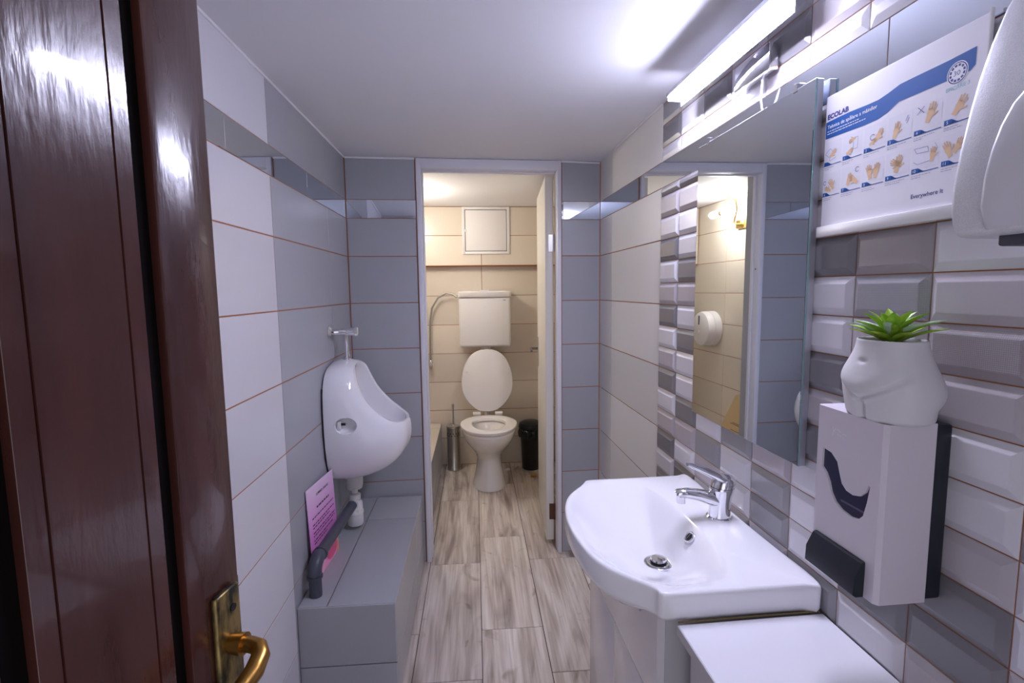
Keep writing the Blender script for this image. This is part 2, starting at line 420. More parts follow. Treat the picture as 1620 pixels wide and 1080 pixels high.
# ------------------------------------------------------------------ wall left  (local x = -Y)
wl = MB().box(-(YB - .02), -YFRONT, -.08, -.0014, 0, CEIL).build('wall_left', 'grout', loc=(XL, 0, 0), rotz=TH_L)
tag(wl, 'left wall of white and grey tiles with mirror strip', 'wall', kind='structure')
LW = (-0.17, 0.426, 1.023, 1.623)
put_tiles(wl, [(-LW[i + 1], -LW[i]) for i in range(3)], ROWS, 'white_tile')
put_tiles(wl, [(-2.220, -1.623), (-2.5385, -2.220)], ROWS, 'grey_tile')
for a, b in ((YFRONT, .727), (.727, 1.349), (1.349, 1.971), (1.971, 2.5385)): mirror_strip(wl, -b, -a)

# ------------------------------------------------------------------ wall right (local x = s)
wr = MB().box(YFRONT, 2.56, -.08, -.0014, 0, CEIL).build('wall_right', 'grout', loc=(XR, 0, 0), rotz=TH_R)
tag(wr, 'right wall with bevelled metro tiles behind the sink', 'wall', kind='structure')
SC = 2.596
put_tiles(wr, [(2.394, SC), (1.797, 2.394)], ROWS, 'pale_tile')
S0R, WB, HB = 1.797, 0.1525, ROW / 3
for a, b in ((1.995, SC), (1.41, 1.995), (.84, 1.41), (.24, .84), (YFRONT, .24)): mirror_strip(wr, a, b)
# colour map, columns 0..8 from the far end, rows below joint Z0 (0..) ; above strip rows -6,-5,-4
CM = {0: 'DWPDWPDWPDWDWPDWPDW', 1: 'WDPWDWWDPWDPWDPWDPW', 2: 'PWDWPWDWGPWGWPGWPGW', 3: 'DPWWGPWGWWPWDGWPWGW',
      4: 'WGPWDWGPGGWPWDWGPWD', 5: 'PDWWDPDWWWGPWDWPGWP', 6: 'WTGPWDPWTDWPGWDPWGW', 7: 'PWPTPWWPDDPWGWPDWPW',
      8: 'WPWDWPGWWPWGPWDPWGW', 9: 'WDPWWPDWPWDWPWDWPWW', 10: 'PWDWPWDWPWWPDWPWDWP', 11: 'WPWDWPWDWPWPWDWPWDW', 12: 'DWPWDWPWDWPWDWPWDWP'}
UP = {0: 'GDW', 1: 'GWW', 2: 'GDW', 3: 'PWW', 4: 'GDP', 5: 'WPW', 6: 'DWW', 7: 'WPW', 8: 'PDW', 9: 'WWP', 10: 'DPW', 11: 'WGW', 12: 'PWD'}
for c in range(13):
    u1, u0 = S0R - c * WB, S0R - (c + 1) * WB
    for r in range(19):
        z1, z0 = Z0 - r * HB, Z0 - (r + 1) * HB
        if z1 < 0.40 and c > 0: continue
        if z1 < 0.1: continue
        put_tiles(wr, [(u0, u1)], [(z0, z1)], CM[c][r], 'metro_tile', 'metro')
    for j, (z0, z1) in enumerate(((Z0, Z0 + HB), (Z0 + HB, Z0 + 2 * HB), (Z0 + 2 * HB, ST0))):
        put_tiles(wr, [(u0, u1)], [(z0, z1)], ('WPG', 'WPD', 'PWG', 'GWD', 'WDP')[c % 5][j], 'metro_tile', 'metro')
    for j, (z0, z1) in enumerate(((1.991, CEIL - .003), (1.915, 1.991), (ST1, 1.915))):
        put_tiles(wr, [(u0, u1)], [(z0, z1)], UP[c][j], 'metro_tile', 'low')

# ------------------------------------------------------------------ partition (wall_back) with door opening
cb_, sb_ = math.cos(AB), math.sin(AB)
FRL, FRR = -0.275, 0.447           # outer edges of the door frame
wb = MB()
ub = lambda x: -x / cb_
wb.box(ub(FRL), ub(-0.66), -.10, -.0014, 0, CEIL).box(ub(0.72), ub(FRR), -.10, -.0014, 0, CEIL)
wb = wb.build('wall_back', 'grout', loc=(0, YB, 0), rotz=TH_B)
tag(wb, 'grey tiled partition either side of the toilet doorway', 'wall', kind='structure')
put_tiles(wb, [(ub(FRL - .004), ub(-0.612))], ROWS, 'grey_tile')
put_tiles(wb, [(ub(0.652), ub(FRR + .004))], ROWS, 'grey_tile')
mirror_strip(wb, ub(FRL - .004), ub(-0.612)); mirror_strip(wb, ub(0.652), ub(FRR + .004))
# tiled reveal on the far side of the partition
# ------------------------------------------------------------------ front wall behind the camera, with the entrance
wf = MB().box(-0.72, -0.47, YFRONT - .1, YFRONT, 0, CEIL).box(0.40, 0.82, YFRONT - .1, YFRONT, 0, CEIL).box(-.47, .40, YFRONT - .1, YFRONT, 2.0, CEIL)
wf = wf.build('wall_front', 'hall_paint')
tag(wf, 'plain wall around the entrance behind the viewer', 'wall', kind='structure')

# ------------------------------------------------------------------ toilet room walls
TROWS = [(max(1.614 - (k + 1) * .2315, 0.0), 1.614 - k * .2315) for k in range(7)] + [(1.614, 1.846), (1.846, CEIL - .003)]
wtb = MB().box(-TXR, -TXL, -.06, -.0014, 0, CEIL).build('wall_toilet_back', 'grout', loc=(0, TY1, 0), rotz=math.pi)
tag(wtb, 'cream tiled wall behind the toilet cistern', 'wall', kind='structure')
CX = 0.06
put_tiles(wtb, [(-CX, .54), (-.66, -CX), (.54, .65)], TROWS[:7], 'cream_tile')
# boxed-out upper part with access panel
bxo = MB().box(-TXR + .002, -TXL - .002, .0, .0675, 1.616, CEIL - .001).build('pipe_boxing', 'grout', wtb)
for (u0, u1) in ((-CX, .54), (-.65, -CX), (.54, .645)):
    for (z0, z1) in TROWS[7:]:
        link('tile', flat_tile(u1 - u0 - G, z1 - z0 - G, 'cream_tile'), bxo, ((u0 + u1) / 2, .07, (z0 + z1) / 2))
MB().box(-TXR + .003, -TXL - .003, .0675, .0708, 1.6135, 1.6195).build('edge_joint', 'grout', bxo)
wtl = MB().box(-TY1, -TY0, -.06, -.0014, 0, CEIL).build('wall_toilet_left', 'grout', loc=(TXL, 0, 0), rotz=TH_L)
tag(wtl, 'cream tiled side wall with the paper roll drum', 'wall', kind='structure')
put_tiles(wtl, [(-4.038, -3.555), (-3.555, -2.955), (-2.955, -2.69)], TROWS, 'cream_tile')
wtr = MB().box(TY0, TY1, -.06, -.0014, 0, CEIL).build('wall_toilet_right', 'grout', loc=(TXR, 0, 0), rotz=math.pi / 2)
tag(wtr, 'cream tiled side wall behind the open white door', 'wall', kind='structure')
put_tiles(wtr, [(2.69, 3.2), (3.2, 3.8), (3.8, 4.035)], TROWS, 'cream_tile')

# ------------------------------------------------------------------ caulk beads at the ceiling
tr = MB()
tr.tube([(XL + .001, YFRONT, CEIL - .002), (XL + .001, 2.53, CEIL - .002)], .0045, 8)
tr = tr.build('trim_1', 'caulk', smooth=60); tag(tr, 'white sealant bead along left wall top', 'sealant', kind='structure')
tr = MB(); tr.tube([RW(1.80, .001, CEIL - .002), RW(2.59, .001, CEIL - .002)], .0035, 8)
tr = tr.build('trim_2', 'caulk', smooth=60); tag(tr, 'white sealant bead along right wall top', 'sealant', kind='structure')
tr = MB(); tr.tube([BW(-.61, .002, CEIL - .003), BW(-.28, .002, CEIL - .004)], .0045, 8)
tr = tr.build('trim_3', 'caulk', smooth=60); tag(tr, 'white sealant bead above grey tiles left of doorway', 'sealant', kind='structure')
tr = MB(); tr.tube([BW(.45, .002, CEIL - .003), BW(.55, .003, CEIL - .006), BW(.648, .002, CEIL - .007)], .005, 8)
tr = tr.build('trim_4', 'caulk', smooth=60); tag(tr, 'white sealant bead above grey tiles right of doorway', 'sealant', kind='structure')

# ------------------------------------------------------------------ toilet door frame
fr = thing('trim_5', 'white painted frame of the toilet doorway', 'door frame', (0, YB, 0), TH_B, kind='structure')
iL, iR, hz = -0.250, 0.426, 2.018
def fbox(x0, x1, n0, n1, z0, z1, r=.004): return MB().rbox(ub(x1), ub(x0), n0, n1, z0, z1, r, 2)
fbox(FRL, iL, -.06, .014, 0, CEIL - .002).build('jamb', 'frame_paint', fr, smooth=40)
fbox(iR, FRR, -.06, .014, 0, CEIL - .002).build('jamb', 'frame_paint', fr, smooth=40)
fbox(iL - .002, iR + .002, -.06, .0135, hz, CEIL - .002).build('head', 'frame_paint', fr, smooth=40)
fbox(iL - .001, iL + .008, -.06, -.035, 0, hz).build('stop', 'frame_paint', fr, smooth=40)
fbox(iL, iR, -.06, -.035, hz - .008, hz + .002).build('stop', 'frame_paint', fr, smooth=40)
fbox(iL - .012, iL - .0005, -.13, -.062, 0, CEIL - .004, .001).build('reveal', 'grey_tile', fr)
b = MB().lathe([(.006, 0), (.006, .003)], 12, (ub(iL) - .0, -.02, 1.52), 'x'); b.build('strike_hole', 'rubber', fr)
# ------------------------------------------------------------------ white toilet door (opened into the toilet room)
hx, hy = 0.4175, 2.655
dang = math.atan2(0.036, 0.62)          # lean of the open leaf from +Y
d2 = thing('door_2', 'white toilet door standing open against the right', 'door', (hx, hy, 0), -dang, kind='structure')
lf = MB().rbox(-.043, 0, 0, .63, .035, 2.005, .003, 2).build('leaf', 'door_paint', d2, smooth=40)
for z, m in ((1.665, 'steel'), (.2, 'rust')):
    h = MB().rbox(-.026, -.002, -.0032, .001, z - .045, z + .045, .001, 1)
    for k in (-.028, -.012, .012, .028): h.lathe([(.0032, 0), (.0032, .0012)], 8, (-.013 + (.005 if k > 0 else -.004), -.0044, z + k), 'y')
    h.lathe([(.0055, -.045), (.0055, .045)], 10, (.003, -.003, z), 'z')
    h.build('hinge', m, d2, smooth=40)
hd = MB().rbox(-.047, -.0425, .545, .585, .93, 1.12, .002, 2).build('handle_plate', 'steel', d2, smooth=40)
MB().tube([(-.045, .565, 1.045), (-.085, .565, 1.045), (-.093, .56, 1.045), (-.095, .52, 1.045), (-.093, .45, 1.04)], [.008, .008, .009, .008, .007], 12).build('lever', 'dark_steel', hd, smooth=50)
MB().lathe([(.004, 0), (.004, .001)], 10, (-.0475, .565, .97), 'x').build('keyhole', 'rubber', hd)

# ------------------------------------------------------------------ brown entrance door (foreground left)
E0 = Vector((-.298, .614)); DD = Vector((.187, .982)).normalized()
th = math.atan2(DD.y, DD.x)              # local x = along leaf towards free edge, local -y = visible face
d1 = thing('door_1', 'glossy dark brown panelled door in the left foreground', 'door', (E0.x, E0.y, 0), th, kind='structure')
Wd, Hd = 0.70, 2.02
MB().box(-Wd, -.002, .010, .030, .01, Hd - .01).build('core', 'brown_paint', d1)
def rail(x0, x1, z0, z1, nm='stile'): MB().rbox(x0, x1, 0, .04, z0, z1, .0035, 2).build(nm, 'brown_paint', d1, smooth=40)
rail(-.0815, 0, .005, Hd); rail(-.345, -.2545, .005, Hd); rail(-Wd, -.60, .005, Hd)
for (x0, x1) in ((-.2545, -.0815), (-.60, -.345)):
    rail(x0 + .0005, x1 - .0005, .005, .16, 'rail'); rail(x0 + .0005, x1 - .0005, Hd - .13, Hd, 'rail')
    rail(x0 + .0005, x1 - .0005, .62, .74, 'rail')
    for (z0, z1) in ((.165, .615), (.745, Hd - .135)):
        g = .023
        q = lambda i, y: [(x0 + i, y, z0 + i), (x1 - i, y, z0 + i), (x1 - i, y, z1 - i), (x0 + i, y, z1 - i)]
        pn = MB().loft([q(g, .012), q(g, .0004), q(g + .0004, 0), q(g + .0175, 0), q(g + .018, .002), q(g + .0195, .002), q(g + .020, 0)], False, True)
        pn.build('panel', 'brown_paint', d1, smooth=30)
        MB().box(x0 - .002, x1 + .002, .0095, .0105, z0 - .002, z1 + .002).build('groove_shade', 'groove_shade', d1)  # dark sheet stands in for shade around the panel
MB().rbox(-.001, .0035, .003, .037, .85, 1.075, .001, 1).build('edge_strip', 'brown_paint', d1)
hp = MB().rbox(-.052, -.011, -.009, 0, .84, 1.077, .004, 3)
hp = hp.build('handle_plate', 'brass_plate', d1, smooth=40)
for z in (1.052, .862): MB().lathe([(.0045, -.0002), (.004, .0012)], 10, (-.026, -.0104, z), 'y').build('screw', 'rubber', hp)
MB().lathe([(.013, -.022), (.012, -.012), (.010, 0)], 16, (-.034, -.005, 1.012), 'y').build('neck_collar', 'brass', hp, smooth=50)
MB().tube([(-.034, -.015, 1.012), (-.034, -.035, 1.012), (-.036, -.046, 1.011), (-.044, -.053, 1.007), (-.06, -.055, 1.0), (-.09, -.053, .994), (-.13, -.05, .99)],
          [.009, .009, .0095, .0105, .011, .010, .008], 14).build('lever', 'brass', hp, smooth=60)
MB().lathe([(.003, 0), (.0028, .0012)], 10, (-.034, -.0105, .92), 'y').build('keyhole', 'rubber', hp)

# ------------------------------------------------------------------ tiled step under the urinal
SX, SY0, SZ = -.288, 1.632, .372
stp = thing('tiled_step', 'low grey tiled bench step under the urinal', 'step', (XL, SY0, 0))
sw, sd = SX - XL, 2.535 - SY0
MB().box(.001, sw - .006, .006, sd, 0.001, SZ - .006).build('core', 'grout', stp)
def htile(parent, x0, x1, y0, y1, z, m, name='tile'):
    o = link(name, flat_tile(x1 - x0 - G, y1 - y0 - G, m), parent, ((x0 + x1) / 2, (y0 + y1) / 2, z))
    o.rotation_euler = (math.pi / 2, 0, math.pi)
    o.rotation_euler = (R_(90), 0, 0)
    return o
def top_tile(parent, x0, x1, y0, y1, z, m, name='tile'):
    """tile lying flat, face up"""
    o = link(name, flat_tile(x1 - x0 - G, y1 - y0 - G, m), parent, ((x0 + x1) / 2, (y0 + y1) / 2, z))
    o.rotation_euler = (R_(90), 0, 0)      # local +y -> +z
    return o
jx = .098
top_tile(stp, .002, jx, .002, 2.27 - SY0, SZ, 'grey_tile'); top_tile(stp, .002, jx, 2.27 - SY0, sd, SZ, 'grey_tile')
top_tile(stp, jx, sw, .002, 2.278 - SY0, SZ, 'grey_tile'); top_tile(stp, jx, sw, 2.278 - SY0, sd, SZ, 'grey_tile')
for z0, z1 in ((.155, SZ - .001), (.0, .155)):      # front face (towards -Y): face normal -y -> rotate 180
    o = link('tile', flat_tile(sw - .003, z1 - z0 - G, 'grey_tile'), stp, (sw / 2, 0, (z0 + z1) / 2), math.pi)
    for y0, y1 in ((.0, .6), (.6, sd)):
        o = link('tile', flat_tile(y1 - y0 - G, z1 - z0 - G, 'grey_tile'), stp, (sw, (y0 + y1) / 2, (z0 + z1) / 2), -math.pi / 2)

# ------------------------------------------------------------------ boxed ledge in the toilet room
LZ, LX = .352, -.288
lg = thing('pipe_ledge', 'low boxed ledge along the toilet room left wall', 'ledge', (TXL, TY0 + .02, 0))
lw_, ld_ = LX - TXL, TY1 - TY0 - .023
MB().box(.002, lw_ - .006, .002, ld_, .001, LZ - .006).build('core', 'grout', lg)
for y0, y1 in ((.002, .6), (.6, 1.2), (1.2, ld_)):
    if y1 - y0 > .02: top_tile(lg, .002, lw_, y0, y1, LZ, 'cream_tile')
for y0, y1 in ((.002, .55), (.55, 1.15), (1.15, ld_)):
    for z0, z1 in ((0, .155), (.155, LZ - .001)):
        link('tile', flat_tile(y1 - y0 - G, z1 - z0 - G, 'grey_tile'), lg, (lw_, (y0 + y1) / 2, (z0 + z1) / 2), -math.pi / 2)

# ------------------------------------------------------------------ LED bar over the mirror
lb = thing('mirror_light', 'lit LED bar with chrome bracket above the mirror', 'light', RW(1.26, 0, 1.9), TH_R)
zb = 1.974 - 1.9
MB().rbox(-.258, .258, .0575, .1055, zb + .0105, zb + .022, .001, 1).rbox(-.258, .258, .0575, .0600, zb - .016, zb + .011, .0005, 1).build('housing', 'alu', lb, smooth=40)  # deep wall-side flange, shaped to keep LED light off the upper tiles
MB().rbox(-.257, .257, .0605, .0998, zb - .001, zb + .0100, .002, 3).build('diffuser', 'led', lb, smooth=40)
pl = MB().rbox(-.13, .012, 0.0075, .030, .006, .064, .0015, 2).build('wall_plate', 'chrome', lb, smooth=40)
MB().rbox(-.085, -.035, .028, .085, zb + .004, zb + .010, .001, 1).build('arm', 'chrome', lb)
MB().tube([(-.09, .018, .006), (-.095, .022, -.015), (-.088, .02, -.04), (-.084, .014, -.06), (-.085, .01, -.075)], .0022, 8).build('cable', 'plastic_white', lb, smooth=60)

# ------------------------------------------------------------------ mirror
mw = thing('wall_mirror', 'tall frameless mirror with aluminium sides over the sink', 'mirror', RW(.981, 0, 1.047), TH_R)
mW, mH = .489, .781
MB().rbox(0, mW, .0065, .0205, 0, mH, .001, 1).build('backing_frame', 'alu', mw)
q = lambda i, y: [(.0 + i, y, .0 + i), (mW - i, y, i), (mW - i, y, mH - i), (i, y, mH - i)]
MB().loft([q(0, .0207), q(0, .0235), q(.0012, .0245)], True, True).build('glass', 'mirror', mw)
MB().rbox(-.0012, -.0002, .0205, .0243, 0, mH, .0003, 1).build('glass_edge', 'mirror_edge', mw)
for x in (.06, .43):
    MB().rbox(x - .006, x + .006, .0065, .0262, mH - .006, mH + .012, .001, 1).build('clip', 'chrome', mw)

# ------------------------------------------------------------------ poster in its holder
PW, PH = .302, .266
ps = thing('poster_holder', 'hand washing instruction poster in clear wall holder', 'poster', RW(.965, 0, 1.52), TH_R)
MB().rbox(-PW, 0.002, .007, .0095, .006, PH, .0008, 1).build('sheet', 'paper', ps)
MB().rbox(-PW, 0.006, .007, .0165, 0, .020, .002, 2).build('bottom_rail', 'alu' if False else 'plastic_white', ps, smooth=40)
MB().rbox(-PW - .004, -PW, .007, .0125, 0, PH + .004, .001, 1).build('side_edge', 'plastic_white', ps)
class Print:
    def __init__(s, h): s.b = MB(); s.h = h
    def fn(s, a, b): return (-a, s.h, b)
    def poly(s, pts): s.b.add([s.fn(a, b) for a, b in pts], [tuple(range(len(pts)))]); return s
    def rect(s, a0, a1, b0, b1): return s.poly([(a0, b0), (a1, b0), (a1, b1), (a0, b1)])
    def line(s, p0, p1, w):
        dx, dy = p1[0] - p0[0], p1[1] - p0[1]; l = math.hypot(dx, dy) or 1; nx, ny = -dy / l * w / 2, dx / l * w / 2
        return s.poly([(p0[0] - nx, p0[1] - ny), (p1[0] - nx, p1[1] - ny), (p1[0] + nx, p1[1] + ny), (p0[0] + nx, p0[1] + ny)])
    def text(s, body, a, b, size, width=None, bold=0.0, rot=0.0, center=False):
        vs, fs = text_geo(body, size, bold)
        if not vs: return s
        x0 = min(v[0] for v in vs); x1 = max(v[0] for v in vs); k = (width / (x1 - x0)) if width else 1.0
        ox = (x1 - x0) * k / 2 if center else 0
        c, sn = math.cos(rot), math.sin(rot); out = []
        for x, y in vs:
            X, Y = (x - x0) * k - ox, y
            out.append(s.fn(a + X * c - Y * sn, b + X * sn + Y * c))
        s.b.add(out, fs); return s
    def ring(s, a, b, r0, r1, n=40, t0=0, t1=2 * math.pi):
        for i in range(n):
            u, v = t0 + (t1 - t0) * i / n, t0 + (t1 - t0) * (i + 1) / n
            s.poly([(a + r0 * math.cos(u), b + r0 * math.sin(u)), (a + r0 * math.cos(v), b + r0 * math.sin(v)), (a + r1 * math.cos(v), b + r1 * math.sin(v)), (a + r1 * math.cos(u), b + r1 * math.sin(u))])
        return s
    def disc(s, a, b, r, n=36): return s.poly([(a + r * math.cos(2 * math.pi * i / n), b + r * math.sin(2 * math.pi * i / n)) for i in range(n)])
    def build(s, name, m, parent): return s.b.build(name, m, parent)
Y0 = .0096
for row, bz in ((0, .135), (1, .077)):
    for i in range(6):
        a0 = -.002 + i * .0496
        cell = Print(Y0); cell.rect(max(a0, .0), a0 + .045, bz + .006, bz + .0435)
        cell.build('picture_cell', MT['cell_tint'], ps)
band = Print(Y0 + .0001)
upper = [(0, .2177), (.03, .2188), (.06, .219), (.10, .2172), (.123, .2171), (.1415, .2203), (.1648, .2262), (.19, .2268), (.2458, .2272), (.2865, .2290)]
lower = [(.2869, .2060), (.285, .202), (.2796, .1995), (.2456, .1990), (.164, .1990), (.1438, .1896), (.1254, .1848), (.0919, .184), (0, .1868)]
for i in range(len(upper) - 1):
    def yl(a):
        L_ = sorted(lower); 
        for (a0, b0), (a1, b1) in zip(L_, L_[1:]):
            if a0 <= a <= a1: return b0 + (b1 - b0) * (a - a0) / (a1 - a0)
        return L_[-1][1]
    (a0, b0), (a1, b1) = upper[i], upper[i + 1]; n = 6
    for k in range(n):
        u, v = k / n, (k + 1) / n; x0, x1 = a0 + (a1 - a0) * u, a0 + (a1 - a0) * v
        band.poly([(x0, yl(x0)), (x1, yl(x1)), (x1, b0 + (b1 - b0) * v), (x0, b0 + (b1 - b0) * u)])
band.build('blue_band', 'blue_print', ps)
for row, bz in ((0, .135), (1, .077)):
    for i in range(6):
        a0 = -.002 + i * .0496
        band = Print(Y0 + .0001)
        band.poly([(max(a0, 0), bz), (a0 + .011, bz), (a0 + .018, bz + .0032), (a0 + .013, bz + .0062), (a0 + .011, bz + .0072), (max(a0, 0), bz + .0076)])
        band.line((a0 + .0, bz + .0007), (a0 + .0455, bz + .0007), .0013)
        band.poly([(a0 + .011, bz), (a0 + .026, bz), (a0 + .018, bz + .0028), (a0 + .013, bz + .006)])
        band.build('step_tab', 'blue_print', ps)
stuff = lambda o: o.__setitem__('kind', 'stuff')
nv = Print(Y0 + .0002); nv.text('ECOLAB', .0035, .2222, .0122, .053, bold=.0006); stuff(nv.build('heading', 'navy_print', ps))
nv = Print(Y0 + .0002); nv.text('Everywhere It', .1985, .0392, .0092, .054, bold=.00008); stuff(nv.build('slogan', 'navy_print', ps))
nv = Print(Y0 + .0002)
nv.ring(.261, .2043, .0132, .0146)
for k in range(12): nv.ring(.261, .2043, .0088, .0120, 4, k * math.pi / 6 + .07, (k + 1) * math.pi / 6 - .09)
nv.text('30', .2605, .2010, .0094, .0098, center=True)
stuff(nv.build('seal_print', 'navy_print', ps)); nv = Print(Y0 + .0003)
for (a, b, r) in ((.115, .158, .0046), (.0845, .112, .0042), (.004, .103, .0035)): nv.ring(a, b, r - .0004, r + .0004, 16, .5, 5.6)
for p in (((.2, .166), (.212, .176)), ((.212, .166), (.201, .177)), ((.18, .164), (.184, .172)), ((.186, .168), (.182, .16))): nv.line(*p, .0008)
stuff(nv.build('arrow_marks', 'navy_print', ps))
wp = Print(Y0 + .00035)
wp.text('Tehnica de spălare a mâinilor', .0045, .2045, .0092, .117, bold=.0001)
for b_, w_ in ((.1985, .082), (.194, .098)):
    x = .0045
    while x < w_:
        l = random.uniform(.003, .009); wp.rect(x, min(x + l, w_), b_, b_ + .0014); x += l + .0014
for row, bz, labs in ((0, .135, ('', '1', '2', '3', '4', '5')), (1, .077, ('6', '7', '8', '9', '10', '11'))):
    for i, t in enumerate(labs):
        if t: wp.text(t, max(-.002 + i * .0496, 0) + .0052, bz + .0013, .0066, center=True)
stuff(wp.build('white_lettering', 'white_print', ps))
wd = Print(Y0 + .00015); wd.disc(.261, .2043, .0158); 
wd.build('seal_disc', 'white_print', ps)
gp = Print(Y0 + .0002); gp.text('EPICARE 3', .2455, .1822, .0078, .035); stuff(gp.build('teal_lettering', 'green_print', ps))
ln = Print(Y0 + .00012)
for row, bz in ((0, .135), (1, .077)):
    for i in range(6):
        a0 = max(-.002 + i * .0496, .0005)
        for k in range(2):
            x, e_ = a0, a0 + random.uniform(.02, .038) - k * .008
            while x < e_:
                l = random.uniform(.002, .006); ln.rect(x, min(x + l, e_), bz - .004 - k * .0032, bz - .0032 - k * .0032); x += l + .001
for pts in ([(.002, .158), (.014, .149), (.026, .156), (.014, .166), (.002, .158)], [(.014, .149), (.014, .143), (.03, .147)],
            [(.068, .168), (.082, .17), (.082, .15), (.072, .15), (.072, .163)],
            [(.199, .115), (.222, .114), (.224, .106), (.204, .107), (.199, .115)], [(.199, .095), (.206, .09), (.23, .092), (.238, .108), (.234, .116)]):
    for p0, p1 in zip(pts, pts[1:]): ln.line(p0, p1, .0007)
stuff(ln.build('fine_print', 'line_print', ps))
def hand(a, b, sc, rot, flip=1):
    hands = Print(Y0 + .00018); shade = Print(Y0 + .00025)
    c, s_ = math.cos(rot), math.sin(rot)
    def T(x, y): x *= flip; return (a + sc * (x * c - y * s_), b + sc * (x * s_ + y * c))
    palm = [(-.32, -1.1), (.28, -1.1), (.34, -.5), (.5, -.1), (.46, .35), (.2, .42), (-.1, .42), (-.4, .34), (-.48, -.1), (-.34, -.5)]
    hands.poly([T(*p) for p in palm])
    for x0, y0, an, l, w in ((-.36, .3, .16, .62, .17), (-.11, .36, .05, .78, .18), (.14, .36, -.05, .74, .18), (.37, .28, -.17, .58, .16), (.4, -.25, -.85, .62, .2)):
        ex, ey = x0 - math.sin(an) * l, y0 + math.cos(an) * l; nx, ny = math.cos(an) * w / 2, math.sin(an) * w / 2
        hands.poly([T(x0 - nx, y0 - .1 - ny), T(x0 + nx, y0 - .1 + ny), T(ex + nx * .9, ey + ny * .9), T(ex + nx * .3 - math.sin(an) * .1, ey + math.cos(an) * .1), T(ex - nx * .9, ey - ny * .9)])
        p0, p1 = T(x0 + nx, y0 + ny), T(ex + nx * .9, ey + ny * .9); shade.line(p0, p1, .0005)
    h_ = hands.build('hand_picture', 'skin_print', ps); stuff(shade.build('hand_outline', 'hand_line', h_))
for args in ((.022, .156, .0085, -.9), (.069, .167, .007, 1.9), (.064, .148, .0075, -1.2), (.128, .158, .0105, -.7), (.116, .15, .007, -1.1), (.163, .155, .0115, -.3),
             (.223, .163, .013, -.35), (.268, .158, .013, -.6), (.022, .098, .010, .5), (.013, .09, .008, 1.2), (.066, .098, .010, -.3), (.078, .095, .010, .9, -1),
             (.112, .1, .0115, .25), (.127, .1, .0115, -.25, -1), (.17, .1, .0125, -.25), (.166, .102, .010, 1.1, -1), (.231, .1, .0095, -.1), (.255, .1, .011, .4), (.27, .102, .01, -.5)):
    hand(*args)

# ------------------------------------------------------------------ hand dryer
hdz = 1.478
dr = thing('hand_dryer', 'silver grey hand dryer jutting from the right edge', 'hand dryer', RW(.575, 0, hdz), TH_R)
prof = [(0, .118), (.002, .130), (.008, .138), (.03, .1435), (.06, .143), (.10, .1375), (.14, .130), (.18, .1205), (.22, .108), (.26, .092), (.29, .074), (.31, .054), (.32, .03), (.322, .008)]
def pd(z):
    for (z0, d0), (z1, d1) in zip(prof, prof[1:]):
        if z0 <= z <= z1: return d0 + (d1 - d0) * (z - z0) / (z1 - z0)
    return prof[-1][1]
DWD = .27
rings = []
for x, ins in ((0, .010), (-.0012, .004), (-.004, .001), (-.008, 0), (-.03, 0), (-DWD / 2, 0), (-DWD + .03, 0), (-DWD + .008, 0), (-DWD + .0012, .004), (-DWD, .010)):
    r = [(x, .008, 0)] + [(x, max(d - ins, .0085), z) for z, d in prof]
    rings.append(r)
body = MB(); body.loft(rings, True, True)
body.build('body', 'silver', dr, smooth=45)
pb = MB(); rows_ = []
arch = [(.006, .042), (.03, .0418), (.06, .0425), (.09, .0445), (.115, .049), (.135, .056), (.148, .066), (.157, .08), (.162, .10), (.164, .134)]
for z, xl in arch:
    xs = [xl, xl + .0015, xl + .004]; xe = DWD - xl
    row = [(-xl, pd(z) - .002, z), (-xl - .0005, pd(z) + .004, z), (-xl - .0025, pd(z) + .0065, z), (-xl - .006, pd(z) + .007, z)]
    for k in range(1, 8): 
        x = xl + .005 + (xe - xl - .01) * k / 8; row.append((-x, pd(z) + .007, z))
    row += [(-xe + .006, pd(z) + .007, z), (-xe + .0025, pd(z) + .0065, z), (-xe + .0005, pd(z) + .004, z), (-xe, pd(z) - .002, z)]
    rows_.append(row)
pb.loft(rows_, False, False, closed=False).build('front_panel', 'silver_smooth', dr, smooth=70)
MB().rbox(-.20, -.035, .03, .115, -.012, .002, .003, 2).build('air_outlet', 'dryer_dark', dr, smooth=40)
bd = MB().lathe([(1.0, 0), (1.0, .0015)], 28, (0, 0, 0), 'y', sx=.011, sy=.022)
bo = bd.build('badge', 'blue_badge', dr, (-.058, pd(.245) + .003, .245)); bo.rotation_euler = (R_(24), 0, 0)
# ------------------------------------------------------------------ paper towel dispenser
pdp = thing('towel_dispenser', 'white paper towel dispenser with dark back and lever', 'dispenser', RW(.742, 0, .945), TH_R)
w2, hh = .071, .277
MB().rbox(-w2 + .0, w2, .007, .034, .004, hh - .002, .004, 2).build('back_case', 'plastic_dark', pdp, smooth=40)
cover = MB()
cv = [(-w2, .033), (-w2, .108), (-w2 + .006, .1135), (w2 - .004, .1135), (w2, .109), (w2, .033)]
cover.prism(cv, lambda a, b, h: (a, b, h), 0.0, hh)
cover = cover.build('cover', 'plastic_lilac', pdp, smooth=40)
win = [(.056, .206), (.056, .172), (.046, .166), (.037, .152), (.031, .138), (.022, .126), (.008, .119), (-.012, .115), (-.030, .117), (-.037, .126), (-.040, .150), (-.043, .165), (-.045, .176),
       (-.049, .172), (-.043, .160), (-.034, .152), (-.020, .149), (-.004, .150), (.008, .155), (.016, .165), (.021, .180), (.028, .195), (.040, .204)]
win = [(x - .0, z) for x, z in win]
win = [(.054, .206), (.054, .173), (.044, .165), (.036, .152), (.030, .136), (.020, .124), (.006, .117), (-.014, .114), (-.030, .117), (-.038, .126), (-.044, .150), (-.048, .176), (-.045, .177),
       (-.040, .164), (-.030, .154), (-.016, .150), (-.002, .152), (.008, .160), (.014, .175), (.020, .192), (.034, .203)]
